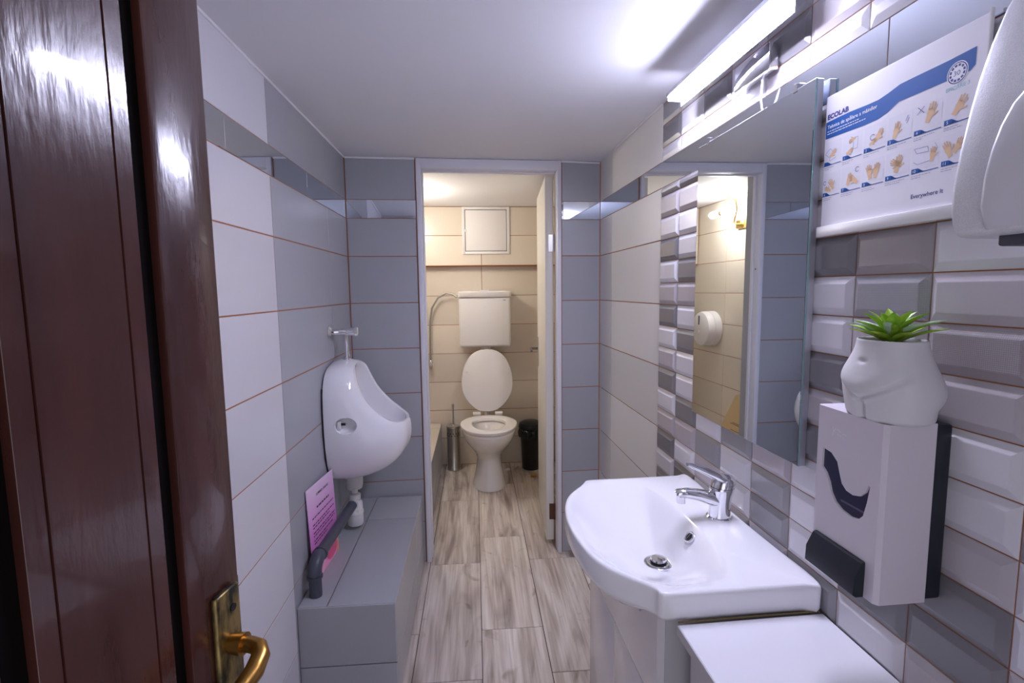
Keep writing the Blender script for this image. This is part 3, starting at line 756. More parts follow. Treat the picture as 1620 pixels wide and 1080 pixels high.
bool_diff(cover, MB().prism(win, lambda a, b, h: (a, h, b), .1085, .13))
MB().prism(win, lambda a, b, h: (a, h, b), .1086, .1100).build('window', 'smoke', pdp)
MB().box(-.042, .012, .1100, .1104, .1285, .1315).build('towel_level', 'smoke_line', pdp)
lv = MB()
def lvq(z, d0, d1, x0, x1): return [(x0, d0, z), (x1, d0, z), (x1, d1, z), (x0, d1, z)]
lv.loft([lvq(.000, .112, .126, -.0475, .0595), lvq(.004, .112, .1315, -.0475, .0605), lvq(.030, .112, .130, -.048, .061), lvq(.054, .112, .1195, -.048, .0595), lvq(.0565, .112, .116, -.0475, .0585)])
lv.build('lever', 'plastic_dark', pdp, smooth=30)
em = Print(.1137)
def wave(seq, w):
    for p0, p1 in zip(seq, seq[1:]): em.line(p0, p1, w)
wave([(-.034, .247), (-.031, .240), (-.027, .246)], .0016); wave([(-.031, .240), (-.034, .232)], .0014)
wave([(-.025, .243), (-.021, .246), (-.018, .242), (-.015, .2435)], .0014); wave([(-.012, .240), (-.007, .2415), (-.003, .239)], .0014)
wave([(-.024, .237), (-.014, .236), (-.006, .233)], .001)
em.build('embossed_mark', 'plastic_white', pdp)
# ------------------------------------------------------------------ torso planter
pt = thing('torso_planter', 'white ceramic body shaped planter on the towel dispenser', 'planter', RW(.714, .075, .945 + hh + .0005), TH_R)
PHt = .119
import bisect
def interp(tab, t):
    ks = [k[0] for k in tab]; i = max(1, min(len(tab) - 1, bisect.bisect(ks, t))); a, b = tab[i - 1], tab[i]
    u = (t - a[0]) / (b[0] - a[0]); u = max(0, min(1, u)); u = u * u * (3 - 2 * u) if False else u
    return a[1] + (b[1] - a[1]) * u
TA = [(0, .0485), (.12, .0505), (.3, .0540), (.45, .0550), (.6, .0525), (.78, .0450), (.92, .0405), (1, .0395)]
TB = [(0, .0600), (.12, .0635), (.3, .0680), (.42, .0690), (.55, .066), (.75, .0545), (.9, .0470), (1, .0460)]
def sm(a, b, x): u = max(0, min(1, (x - a) / (b - a) if b != a else 1)); return u * u * (3 - 2 * u)
def catmull(tab, t):
    return (interp(tab, max(0, t - .06)) + 2 * interp(tab, t) + interp(tab, min(1, t + .06))) / 4
rings = []; NA = 120; NT = 64
def torso_pt(t, th, scale=1.0):
    a, b = catmull(TA, t), catmull(TB, t)
    x, y = math.sin(th), math.cos(th)      # th=0 front (+y)
    n = 2.25
    k = (abs(x) ** n + abs(y) ** n) ** (-1 / n)
    X, Yy = x * k * b, y * k * a
    r = 1.0
    at = math.degrees(abs((th + math.pi) % (2 * math.pi) - math.pi))     # 0 at front, 180 at back
    tv = .27 + .30 * (at / 62) ** 1.25
    if at < 85:
        w = 1 - sm(60, 85, at)
        r -= .12 * math.exp(-((t - tv) / .032) ** 2) * w * (1 - .3 * at / 85)
        r -= .075 * w * sm(tv, tv - .1, t) * (1 if t < tv else 0) * (1 - sm(30, 80, at))
        r += .055 * w * math.exp(-((t - tv - .14) / .13) ** 2) * math.exp(-(at / 38) ** 2)
    r -= .17 * math.exp(-(at / 7.0) ** 2) * (1 - sm(.20, .30, t))
    bk = 180 - at
    r -= .16 * math.exp(-(bk / 8.0) ** 2) * (1 - sm(.40, .62, t))
    r += .08 * math.exp(-((t - .36) / .18) ** 2) * math.exp(-((bk - 34) / 26) ** 2)
    r -= .07 * math.exp(-((t - .17) / .06) ** 2) * math.exp(-(bk / 60) ** 2)
    r -= .10 * math.exp(-((at * .0095) / .060) ** 2 - ((t - .745) / .026) ** 2)
    return (X * r * scale, Yy * r * scale)
for i in range(NT + 1):
    t = i / NT
    e = min(1, .93 + .07 * sm(0, .04, t))
    rings.append([(*torso_pt(t, 2 * math.pi * j / NA, e), PHt * t) for j in range(NA)])
rings.append([(p[0] * .985, p[1] * .985, PHt + .0012) for p in rings[-1]])
rings.append([(p[0] * .955, p[1] * .955, PHt + .0008) for p in rings[-2]])
rings.append([(p[0] * .93, p[1] * .93, PHt - .004) for p in rings[-3]])
rings.append([(p[0] * .92, p[1] * .92, PHt - .012) for p in rings[-4]])
MB().loft(rings, True, False).build('pot', 'pot', pt, smooth=80)
so = MB().loft([[(p[0] * .925, p[1] * .925, PHt - .011) for p in rings[NT]], [(p[0] * .8, p[1] * .8, PHt - .006) for p in rings[NT]], [(p[0] * .3, p[1] * .3, PHt - .002) for p in rings[NT]]], False, True)
so.build('soil', 'soil', pt, smooth=60)
def leaf_mesh(nm, L_, W_, lift, droop, m):
    b = MB(); n = 9; rings = []
    for i in range(n):
        u = i / (n - 1); wdt = W_ * (math.sin(math.pi * min(1, .22 + .78 * u) ** 1.0) ** .8 if u < .98 else .04) ; wdt = max(wdt, .0004)
        r = L_ * u * math.cos(lift * (1 - .5 * u)); z = L_ * (math.sin(lift) * u - droop * u * u)
        c = .35 * wdt; t = .0016 * (1 - u) + .0003
        rings.append([(r, -wdt, z + c), (r, -wdt * .5, z + c * .25 - t * .2), (r, 0, z - t * .4), (r, wdt * .5, z + c * .25 - t * .2), (r, wdt, z + c), (r, wdt * .5, z + c * .25 - t * 1.6), (r, 0, z - t * 2), (r, -wdt * .5, z + c * .25 - t * 1.6)])
    b.loft(rings); return b.mesh(nm, MT[m], 60)
LM = [leaf_mesh('leaf', .076, .0105, .60, .20, 'leaf'), leaf_mesh('leaf', .070, .0110, .85, .24, 'leaf'), leaf_mesh('leaf', .062, .0110, 1.08, .14, 'leaf'), leaf_mesh('leaf', .044, .0105, 1.25, .03, 'leaf'),
      leaf_mesh('leaf', .088, .0085, .72, .26, 'leaf_pale')]
lay = [(0, 7, 0.2, 0), (1, 7, .55, .003), (4, 6, .05, .006), (2, 6, .3, .009), (3, 5, .7, .016)]
for k, cnt, off_, z in lay:
    for i in range(cnt):
        a = off_ + 2 * math.pi * i / cnt + random.uniform(-.15, .15)
        o = link('leaf', LM[k], pt, (.004 * math.cos(a), .004 * math.sin(a), PHt - .004 + z), a); s_ = random.uniform(.68, .86); o.scale = (s_, s_, s_)

# ------------------------------------------------------------------ wash basin
BS = 1.22        # basin centre along the wall
bs = thing('wash_basin', 'white ceramic wash basin with bowed front on the vanity', 'sink', RW(BS, 0, .765), TH_R)
def smooth_closed(pts, n):
    out = []; m = len(pts)
    for i in range(m):
        p0, p1, p2, p3 = (Vector(pts[(i + k - 1) % m]) for k in range(4))
        for j in range(n):
            u = j / n
            out.append(.5 * ((2 * p1) + (-p0 + p2) * u + (2 * p0 - 5 * p1 + 4 * p2 - p3) * u * u + (-p0 + 3 * p1 - 3 * p2 + p3) * u ** 3))
    return out
outer = [(-.302, .008), (-.304, .05), (-.304, .17), (-.304, .30), (-.303, .332), (-.296, .343), (-.280, .348), (-.262, .362), (-.236, .388), (-.19, .424), (-.13, .447), (-.06, .458), (0, .461),
         (.06, .458), (.13, .446), (.19, .424), (.236, .392), (.262, .370), (.282, .356), (.297, .347), (.304, .335), (.305, .30), (.305, .17), (.305, .05), (.303, .008), (.15, .0075), (0, .0075), (-.15, .0075)]
outer = smooth_closed(outer, 6)
CO = Vector((-.01, .25))
def polar(pts, ang):
    d = Vector((math.cos(ang), math.sin(ang))); best = 0
    for i in range(len(pts)):
        a, b_ = pts[i] - CO, pts[(i + 1) % len(pts)] - CO; e = b_ - a
        det = d.x * (-e.y) + e.x * d.y
        if abs(det) < 1e-12: continue
        t = (a.x * (-e.y) + e.x * a.y) / det; s_ = (d.x * a.y - d.y * a.x) / det
        if -1e-6 <= s_ <= 1 + 1e-6 and t > best: best = t
    return best
angs = sorted(set([round(math.atan2((p - CO).y, (p - CO).x), 5) for p in outer]))
inner = smooth_closed([(-.250, .172), (-.274, .205), (-.279, .27), (-.268, .325), (-.232, .372), (-.17, .413), (-.09, .435), (0, .442), (.09, .436), (.17, .416), (.232, .382), (.27, .335), (.281, .27), (.276, .21), (.255, .175),
                       (.20, .158), (.10, .141), (0, .134), (-.10, .140), (-.20, .156)], 6)
ro = [polar(outer, a) for a in angs]; ri = [polar(inner, a) for a in angs]
floor_c = Vector((-.024, .235))
def ring_pts(rad, z, c=None, zf=None):
    out = []
    for a, r in zip(angs, rad):
        x, y = CO.x + r * math.cos(a), CO.y + r * math.sin(a)
        if c is not None: x, y = c(x, y)
        y = max(y, .0075)
        out.append((x, y, zf(x, y) if zf else z))
    return out
ZR = .060
def under(k, drop):
    def f(x, y): return (x * k, .0075 + (y - .0075) * (1 - (1 - k) * 1.0))
    def zf(x, y): return -drop * sm(.20, .33, y)
    return f, zf
rg = []
f, zf = under(.55, .11); rg.append(ring_pts(ro, 0, f, lambda x, y: -.05 * sm(.1, .2, y)))
f, zf = under(.80, .10); rg.append(ring_pts(ro, 0, f, lambda x, y: -.055 * sm(.2, .33, y)))
f, zf = under(.93, .10); rg.append(ring_pts(ro, 0, f, lambda x, y: .0 - .030 * sm(.28, .4, y)))
rg.append(ring_pts([r - .006 for r in ro], 0, None, lambda x, y: 0.001 - .005 * sm(.33, .42, y)))
rg.append(ring_pts([r - .001 for r in ro], .010)); rg.append(ring_pts(ro, ZR - .010))
rg.append(ring_pts([r - .0012 for r in ro], ZR - .004)); rg.append(ring_pts([r - .004 for r in ro], ZR - .0008)); rg.append(ring_pts([r - .008 for r in ro], ZR))
rg.append(ring_pts([i_ + min(.006, (o_ - i_) * .3) for o_, i_ in zip(ro, ri)], ZR - .0008))
rg.append(ring_pts([i_ + .001 for i_ in ri], ZR - .0022))
DEP = .098
def bowl_ring(q):
    out = []
    for a, r in zip(angs, ri):
        x0, y0 = CO.x + r * math.cos(a), CO.y + r * math.sin(a)
        fr_ = sm(.19, .36, y0)
        x, y = x0 + (floor_c.x - x0) * q, y0 + (floor_c.y - y0) * q
        front = 1 - (1 - q) ** 1.75; back = sm(-.06, .86, q) - sm(-.06, .86, 0) * (1 - q)
        out.append((x, y, ZR - .0045 - DEP * (front * fr_ + back * (1 - fr_)) + .003 * (1 - min(1, q * 8))))
    return out
for q in (.02, .05, .1, .16, .23, .31, .4, .5, .6, .7, .8, .88, .93): rg.append(bowl_ring(q))
MB().loft(rg, True, True).build('bowl', 'porcelain', bs, smooth=55)
dc = (floor_c.x, floor_c.y, ZR - .0995)
MB().lathe([(.012, -.004), (.036, -.001), (.036, .002), (.033, .0035), (.024, .003), (.022, .001)], 32, dc).build('drain_ring', 'chrome', bs, smooth=40)
MB().lathe([(.0205, .0), (.0205, .003)], 28, (dc[0], dc[1], dc[2] + .001)).build('drain_gap', 'rubber', bs)
MB().lathe([(.012, .002), (.0195, .0075), (.020, .011), (.018, .0135), (.008, .0145)], 28, dc).build('drain_plug', 'chrome', bs, smooth=40)
of = MB().lathe([(.0155, -.004), (.0155, .0015), (.013, .003), (.0105, .001)], 28, (0, 0, 0), 'y')
of = of.build('overflow_ring', 'chrome', bs, (-.045, .1645, ZR - .0240), smooth=40); of.rotation_euler = (R_(42), 0, 0)
MB().lathe([(.0105, -.003), (.0105, .0012)], 20, (0, 0, 0), 'y').build('overflow_hole', 'rubber', of)
MB().rbox(-.0015, .0015, .001, .0035, -.0095, .0095, .0005, 1).build('overflow_bar', 'chrome', of)
se = MB()
se.tube([RW(.912, .309, .767), RW(.913, .15, .767), RW(.912, .012, .767)], .0019, 6)
se = se.build('sealant_bead', 'stain', smooth=60); tag(se, 'discoloured sealant between basin end and shelf', 'sealant')
# ------------------------------------------------------------------ tap
tp = thing('basin_tap', 'chrome single lever mixer tap on the wash basin', 'tap', RW(1.222, .062, .765 + ZR), TH_R)
MB().lathe([(.032, 0), (.032, .004), (.029, .007)], 28).build('base_ring', 'chrome', tp, smooth=40)
bd_ = []
for z, r, oy in ((.004, .0275, 0), (.02, .0255, -.0005), (.045, .0255, -.002), (.065, .0275, -.004), (.078, .0295, -.006), (.084, .029, -.007)):
    bd_.append([(r * math.cos(2 * math.pi * j / 28), oy + r * 1.05 * math.sin(2 * math.pi * j / 28), z) for j in range(28)])
MB().loft(bd_).build('body', 'chrome', tp, smooth=50)
MB().tube([(0, .005, .046), (0, .03, .056), (0, .06, .065), (0, .09, .071), (0, .112, .071), (0, .116, .068)], [.0225, .021, .018, .0158, .0145, .012], 20, flat=.82).build('spout', 'chrome', tp, smooth=50)
MB().lathe([(.0115, -.02), (.0115, 0)], 20, (0, .105, .066)).build('aerator', 'chrome', tp, smooth=40)
cp = []
for z, r, oy in ((.085, .0295, -.007), (.094, .0295, -.009), (.104, .027, -.011), (.112, .019, -.013), (.116, .009, -.014)):
    cp.append([(r * math.cos(2 * math.pi * j / 28), oy + r * math.sin(2 * math.pi * j / 28), z) for j in range(28)])
hd_ = MB().loft(cp).build('lever_cap', 'chrome', tp, smooth=60)
MB().tube([(0, -.022, .094), (0, -.005, .104), (0, .02, .117), (0, .05, .131), (0, .078, .143), (0, .09, .147)], [.020, .0245, .021, .016, .012, .008], 20, flat=.52).build('lever', 'chrome', hd_, smooth=60)

# ------------------------------------------------------------------ vanity and side shelf
va = thing('vanity_cabinet', 'glossy white two door vanity cabinet under the basin', 'cabinet', RW(BS, 0, 0), TH_R)
for x0 in (-.268, .252): MB().box(x0, x0 + .016, .007, .318, .06, .7640).build('side_panel', 'vanity_side', va)
MB().box(-.252, .252, .007, .318, .06, .076).build('bottom_panel', 'vanity_side', va)
MB().box(-.252, .252, .007, .013, .076, .64).build('back_panel', 'vanity_side', va)
MB().box(-.25, .25, .007, .28, 0, .06).build('plinth', 'vanity_side', va)
MB().prism([(-.268, .549), (.268, .549), (.268, .762), (.225, .762), (.17, .70), (-.17, .70), (-.225, .762), (-.268, .762)], lambda a, b, h: (a, h, b), .3185, .336).build('fixed_front', 'vanity', va)
MB().rbox(-.268, .0145, .3185, .336, .07, .545, .002, 2).build('door', 'vanity', va, smooth=40)
MB().rbox(.0175, .268, .3185, .336, .07, .545, .002, 2).build('door', 'vanity', va, smooth=40)
sh = thing('side_shelf', 'white laminate shelf top beside the wash basin', 'shelf', RW(.45, 0, 0), TH_R)
MB().rbox(-.45, .459, .006, .312, .744, .7645, .0015, 1).build('top_board', 'shelf', sh)
MB().rbox(-.45, .459, .3122, .3135, .7445, .764, .0004, 1).build('edge_band', 'vanity_side', sh)
MB().box(-.45, .455, .006, .285, .05, .7435).build('carcass', 'vanity_side', sh)

# ------------------------------------------------------------------ urinal
ur = thing('urinal', 'white wall hung ceramic urinal on the left wall', 'urinal', (XL, 2.2, .63))
UZ = .50
def tab(T, t):
    for k0, k1 in zip(T, T[1:]):
        if k0[0] <= t <= k1[0] + 1e-9:
            i = T.index(k0); pm = T[max(i - 1, 0)]; pn = T[min(i + 2, len(T) - 1)]; u = (t - k0[0]) / (k1[0] - k0[0])
            out = []
            for c in (1, 2, 3):
                m0 = (k1[c] - pm[c]) / max(k1[0] - pm[0], 1e-6) * (k1[0] - k0[0]); m1 = (pn[c] - k0[c]) / max(pn[0] - k0[0], 1e-6) * (k1[0] - k0[0])
                out.append((2 * u ** 3 - 3 * u * u + 1) * k0[c] + (u ** 3 - 2 * u * u + u) * m0 + (-2 * u ** 3 + 3 * u * u) * k1[c] + (u ** 3 - u * u) * m1)
            return Vector(out)
    return Vector(T[-1][1:])
U_W = [(0, .0065, 0, .004), (.15, .0065, .085, .006), (.3, .0065, .145, .036), (.45, .0065, .183, .12), (.6, .0065, .198, .22), (.75, .0065, .199, .34), (.85, .0065, .185, .42), (.93, .0065, .130, .477), (1, .0065, 0, .500)]
U_1 = [(0, .17, 0, -.012), (.15, .17, .09, -.008), (.3, .15, .15, .03), (.45, .12, .192, .11), (.6, .10, .21, .21), (.75, .08, .21, .34), (.85, .06, .192, .43), (.93, .045, .135, .492), (1, .035, 0, .510)]
U_2 = [(0, .352, 0, .055), (.25, .335, .12, .075), (.45, .275, .190, .150), (.6, .215, .200, .235), (.72, .165, .192, .33), (.82, .135, .175, .41), (.9, .115, .14, .475), (1, .085, 0, .512)]
U_R = [(0, .322, 0, .232), (.22, .302, .085, .236), (.42, .258, .138, .256), (.58, .205, .152, .298), (.70, .160, .152, .352), (.81, .130, .138, .415), (.90, .115, .108, .462), (.96, .105, .06, .484), (1, .100, 0, .490)]
U_3 = [(0, .30, 0, .16), (.3, .27, .10, .17), (.5, .20, .13, .20), (.72, .07, .14, .27), (.88, .035, .10, .38), (1, .026, 0, .42)]
U_4 = [(0, .25, 0, .085), (.45, .18, .095, .09), (.72, .06, .09, .11), (1, .032, 0, .16)]
cols = [(-1 + 2 * j / 96) for j in range(96)]
def mir(v, t): return Vector((v.x, v.y if t >= 0 else -v.y, v.z))
def bez(p0, p1, p2, p3, u): return (1 - u) ** 3 * p0 + 3 * u * (1 - u) ** 2 * p1 + 3 * u * u * (1 - u) * p2 + u ** 3 * p3
rows_ = []
for i in range(23):
    rows_.append([tuple(mir(bez(tab(U_W, abs(t)), tab(U_1, abs(t)), tab(U_2, abs(t)), tab(U_R, abs(t)), i / 22), t)) for t in cols])
OC = Vector((.16, 0, .30))
def rin(t, k, lift):
    r = tab(U_R, abs(t)); d = (Vector((r.x * .5 + .04, 0, max(.28, min(.42, r.z)))) - r); d.normalize(); return r + d * k + Vector((.35 * lift, 0, lift))
for k, l in ((.005, .004), (.012, .0045), (.018, .001)): rows_.append([tuple(mir(rin(t, k, l), t)) for t in cols])
for i in range(1, 15):
    rows_.append([tuple(mir(bez(rin(t, .021, -.004), tab(U_3, abs(t)), tab(U_4, abs(t)), Vector((.15, 0, .08)), i / 15), t)) for t in cols])
ub_ = MB().loft(rows_, True, True).build('body', 'porcelain', ur, smooth=70)
cut = []
for i in range(1, 12):
    a_ = math.pi * i / 12; cut.append([(.092 + .044 * math.sin(a_) * math.cos(2 * math.pi * j / 24), -.200 + .036 * math.sin(a_) * math.sin(2 * math.pi * j / 24), .262 - .034 * math.cos(a_)) for j in range(24)])
bool_diff(ub_, MB().loft(cut))
MB().tube([(.004, *q_) for q_ in [(-.19, .41), (-.2, .34), (-.199, .23), (-.185, .125), (-.15, .043), (-.10, .012), (-.03, .004)]], .0035, 6).build('gasket', 'rubber', ur, smooth=60)
MB().rbox(.058, .072, -.196, -.176, .244, .278, .003, 2).build('mounting_clip', 'plastic_white', ur, smooth=40)
MB().lathe([(.005, 0), (.005, .016)], 10, (.072, -.186, .266), 'x').build('bolt', 'rubber', ur)
MB().lathe([(.018, 0), (.018, .014), (.013, .018), (.013, .03)], 20, (.06, 0, UZ - .004)).build('inlet_socket', 'chrome', ur, smooth=40)
# flush valve
fv = thing('flush_valve', 'chrome push valve and pipe above the urinal', 'valve', (XL, 2.2, 1.125))
MB().lathe([(.027, 0), (.027, .004), (.019, .012), (.015, .014)], 24, (0.001, -.045, .131), 'x').build('wall_rosette', 'chrome', fv, smooth=40)
MB().tube([(.01, -.045, .131), (.04, -.040, .131), (.062, -.028, .131)], .0125, 16).build('inlet_arm', 'chrome', fv, smooth=50)
MB().lathe([(.017, -.002), (.018, .004), (.018, .055), (.021, .058), (.021, .070), (.016, .073)], 24, (.045, -.02, .131), 'x').build('valve_body', 'chrome', fv, smooth=40)
MB().tube([(.060, -.012, .128), (.060, -.004, .10), (.060, 0, .06), (.060, 0, .024)], .010, 14).build('down_pipe', 'chrome', fv, smooth=50)
# trap and waste pipe
tpz = thing('urinal_trap', 'white plastic bottle trap under the urinal', 'drain trap', (XL, 2.2, SZ))
tx = .066
MB().lathe([(.031, .0), (.034, .004), (.034, .05), (.036, .052), (.036, .062), (.033, .066), (.032, .10), (.026, .112)], 24, (tx, 0, .02)).build('cup', 'pvc_white', tpz, smooth=40)
MB().lathe([(.022, .125), (.026, .127), (.026, .147), (.02, .15)], 14, (tx, 0, .01)).build('nut', 'pvc_white', tpz, smooth=30)
MB().lathe([(.015, .15), (.015, .165), (.034, .172), (.038, .19), (.038, .232), (.034, .238)], 24, (tx, 0, .015)).build('funnel', 'pvc_white', tpz, smooth=40)
MB().lathe([(.024, 0), (.024, .015), (.021, .018), (.021, .035)], 18, (tx, 0, .12), 'y').build('outlet_nut', 'pvc_white', tpz, smooth=40)
tpz.children[-1].rotation_euler = (0, 0, R_(180)); tpz.children[-1].location = (2 * tx, 0, 0)
pp = thing('waste_pipe', 'dark grey plastic waste pipe running to the step', 'pipe', (XL, 1.70, SZ))
px = .043
P0, P1 = Vector((px, .012, .117)), Vector((tx, .448, .128))
arc = []
dv = (P1 - P0).normalized()
for k in range(9):
    u = k / 8; arc.append(tuple((1 - u) ** 2 * Vector((px, 0, .075)) + 2 * u * (1 - u) * Vector((px, 0, .12)) + u * u * (Vector((px, 0, .12)) + dv * .055)))
MB().tube([tuple(Vector((px, 0, .12)) + dv * .05), tuple(P1)], .0205, 20).build('run', 'pvc_grey', pp, smooth=50)
MB().tube(arc, .0235, 20).build('elbow', 'pvc_grey', pp, smooth=50)
for p0, p1 in ((arc[0], (px, 0, .066)), (arc[-1], tuple(Vector(arc[-1]) + dv * .010))):
    MB().tube([p0, p1], .0262, 20).build('socket', 'pvc_grey', pp, smooth=50)
MB().tube([(px, 0, .0005), (px, 0, .072)], .0215, 20).build('drop', 'pvc_grey', pp, smooth=50)
# ------------------------------------------------------------------ pink notice card
TL, TR, BR, BL = Vector((-.6105, 1.765, .722)), Vector((-.5925, 2.030, .708)), Vector((-.577, 2.020, .3735)), Vector((-.594, 1.758, .3735))
cd_ = thing('notice_card', 'pink printed notice card leaning behind the waste pipe', 'card', tuple(BL))
ex = (BR - BL).normalized(); nrm = (BR - BL).cross(TL - BL).normalized()
nrm = nrm if nrm.x > 0 else -nrm
def cpt(u, v, h=0.0):
    p = BL.lerp(BR, u).lerp(TL.lerp(TR, u), v) - BL; return tuple(p + nrm * h)
MB().add([cpt(0, 0), cpt(1, 0), cpt(1, 1), cpt(0, 1), cpt(0, 0, .002), cpt(1, 0, .002), cpt(1, 1, .002), cpt(0, 1, .002)],
         [(3, 2, 1, 0), (4, 5, 6, 7), (0, 1, 5, 4), (1, 2, 6, 5), (2, 3, 7, 6), (3, 0, 4, 7)]).build('sheet', 'card', cd_)
tx_ = MB()
def cline(body, u, v, h, w):
    vs, fs = text_geo(body, 1.0, .01); x0 = min(q[0] for q in vs); x1 = max(q[0] for q in vs)
    tx_.add([cpt(u + (x - x0) / (x1 - x0) * w, v + y * h, .0024) for x, y in vs], fs)
cline('SUMMER BREAK', .32, .865, .042, .46)
def bars(u0, u1, v, h=.014):
    x = u0
    while x < u1:
        l = random.uniform(.03, .1); e_ = min(x + l, u1); tx_.add([cpt(x, v, .0024), cpt(e_, v, .0024), cpt(e_, v + h, .0024), cpt(x, v + h, .0024)], [(0, 1, 2, 3)]); x = e_ + .018
bars(.3, .78, .735, .02)
for v, a, b_ in ((.655, .12, .93), (.585, .12, .93), (.553, .12, .75), (.50, .12, .95), (.468, .12, .93), (.42, .12, .85), (.388, .12, .6), (.28, .3, .8), (.20, .4, .9), (.17, .5, .9)): bars(a, b_, v)
stuff(tx_.build('lettering', 'black_print', cd_))
fl_ = MB()
fl_.add([cpt(.30 + .16 * math.cos(a * .3142), .10 + .09 * math.sin(a * .3142), .0022) for a in range(20)], [tuple(range(20))])
fl_.build('flower_print', mat('pink_flower', sgl(245, 170, 200), .4), cd_)
fl_ = MB(); fl_.add([cpt(.72 + .22 * math.cos(a * .3142), .12 + .10 * math.sin(a * .3142), .0023) for a in range(20)], [tuple(range(20))]); fl_.build('flower_print', 'red_print', cd_)
fl_ = MB(); fl_.add([cpt(*q_, .0023) for q_ in ((.88, 0), (1, 0), (1, .2), (.93, .1))], [(0, 1, 2, 3)]); fl_.build('peach_corner', 'orange_print', cd_)

# ------------------------------------------------------------------ toilet
TXC = .085
to = thing('toilet', 'white floor standing toilet with lid raised', 'toilet', (TXC, 3.6, 0))
def egg(cx, cy, hw, lf_, lb_, z, n=40):
    out = []
    for j in range(n):
        a = 2 * math.pi * j / n; c, s_ = math.cos(a), math.sin(a)
        out.append((cx + hw * (abs(c) ** .92) * (1 if c > 0 else -1), cy + (lb_ if s_ > 0 else lf_) * s_, z))
    return out
TZ = 1.085
rg = [egg(0, .02, .112, .185, .20, 0.001), egg(0, .02, .122, .195, .205, .004), egg(0, .02, .120, .193, .20, .02), egg(0, .025, .107, .17, .19, .07), egg(0, .03, .093, .14, .18, .13), egg(0, .03, .088, .13, .175, .18),
      egg(0, .02, .098, .15, .18, .225), egg(0, .0, .128, .20, .19, .27), egg(0, -.02, .165, .25, .20, .32), egg(0, -.03, .186, .275, .21, .36), egg(0, -.035, .195, .285, .215, .395), egg(0, -.035, .195, .285, .215, .408), egg(0, -.035, .188, .278, .21, .414)]
rg += [egg(0, -.045, .135, .215, .13, .414), egg(0, -.045, .125, .205, .12, .405), egg(0, -.045, .115, .19, .11, .36), egg(0, -.04, .08, .13, .07, .30), egg(0, -.03, .05, .07, .05, .275)]
rg = [[(x, y, z * TZ) for x, y, z in r] for r in rg]
MB().loft(rg, True, True).build('bowl', 'porcelain_toilet', to, smooth=60)
srg = [egg(0, -.035, .200, .290, .200, .417), egg(0, -.035, .205, .295, .205, .425), egg(0, -.035, .203, .293, .203, .436), egg(0, -.035, .190, .28, .19, .443), egg(0, -.045, .140, .215, .14, .443), egg(0, -.045, .122, .20, .125, .436), egg(0, -.045, .118, .195, .12, .42), egg(0, -.035, .200, .290, .200, .417)]
srg = [[(x, y, z + .035) for x, y, z in r] for r in srg]
MB().loft(srg, False, False).build('seat', 'plastic_white', to, smooth=50)
lid = MB(); lr = []
def lidring(k, y, dz=0):
    out = []; n = 40
    for j in range(n):
        a = 2 * math.pi * j / n; c, s_ = math.cos(a), math.sin(a)
        hw = .197; zc = .245
        z = (.265 if s_ > 0 else .215) * s_ * k + zc
        xx = hw * k * (abs(c) ** .8) * (1 if c > 0 else -1) * (1 if s_ > 0 else (1 - .18 * s_ * s_))
        out.append((xx, y + z * .045, z + dz))
    return out
lid.loft([lidring(.985, 0), lidring(1.0, .004), lidring(1.0, .012), lidring(.96, .018), lidring(.5, .024)], True, True)
lo = lid.build('lid', 'plastic_white', to, (0, .205, .462), smooth=50)
for s_ in (-1, 1):
    for z in (.30,): MB().lathe([(.008, -.005), (.008, .001)], 12, (s_ * .155, .008, z + .04), 'y').build('buffer', 'plastic_white', lo)
for s_ in (-1, 1): MB().rbox(s_ * .085 - .03, s_ * .085 + .03, .170, .225, .470, .492, .006, 2).build('hinge', 'plastic_white', to, smooth=40)
MB().tube([(0, .20, .36), (0, .32, .36), (0, .40, .33)], [.06, .055, .055], 20).build('outlet', 'plastic_white', to, smooth=50)
MB().tube([(-.002, .35, .963), (-.002, .35, .68), (-.002, .38, .48), (-.002, .40, .36)], .024, 16).build('flush_pipe', 'plastic_white', to, smooth=50)
# cistern
ci = thing('cistern', 'white plastic wall cistern above the toilet', 'cistern', (.078, TY1, .985))
cr = []
for z, w, dp in ((0, .185, .150), (.006, .192, .158), (.03, .196, .164), (.34, .200, .172), (.385, .201, .174)):
    def rr(w, dp, z, r=.02):
        pts = []
        for (cx, cy, a0) in ((w - r, -.002, None), (w - r, -dp + r, 0), (-w + r, -dp + r, 1), (-w + r, -.002, None)):
            if a0 is None: pts.append((w if cx > 0 else -w, -.002, z))
            else:
                for k in range(7):
                    a = (0 if a0 == 0 else -math.pi / 2) - k * math.pi / 12
                    pts.append((cx + r * math.cos(a), cy + r * math.sin(a), z))
        return pts
    cr.append(rr(w, dp, z))
MB().rbox(-.2, .2, -.172, -.002, 0, .387, .022, 4).build('tank', 'plastic_white', ci, smooth=60)
MB().loft([rr(.203, .177, .386), rr(.205, .180, .39), rr(.205, .180, .424), rr(.200, .174, .431), rr(.15, .12, .434)]).build('lid', 'plastic_white', ci, smooth=40)
MB().rbox(-.035, .035, -.11, -.05, .432, .441, .003, 2).build('flush_button', 'plastic_white', ci, smooth=40)
MB().rbox(.14, .16, -.1765, -.174, .36, .366, .0005, 1).build('mark', 'line_print', ci)
MB().lathe([(.038, -.02), (.038, .002)], 20, (.005, -.09, 0)).build('outlet_collar', 'plastic_white', ci, smooth=40)
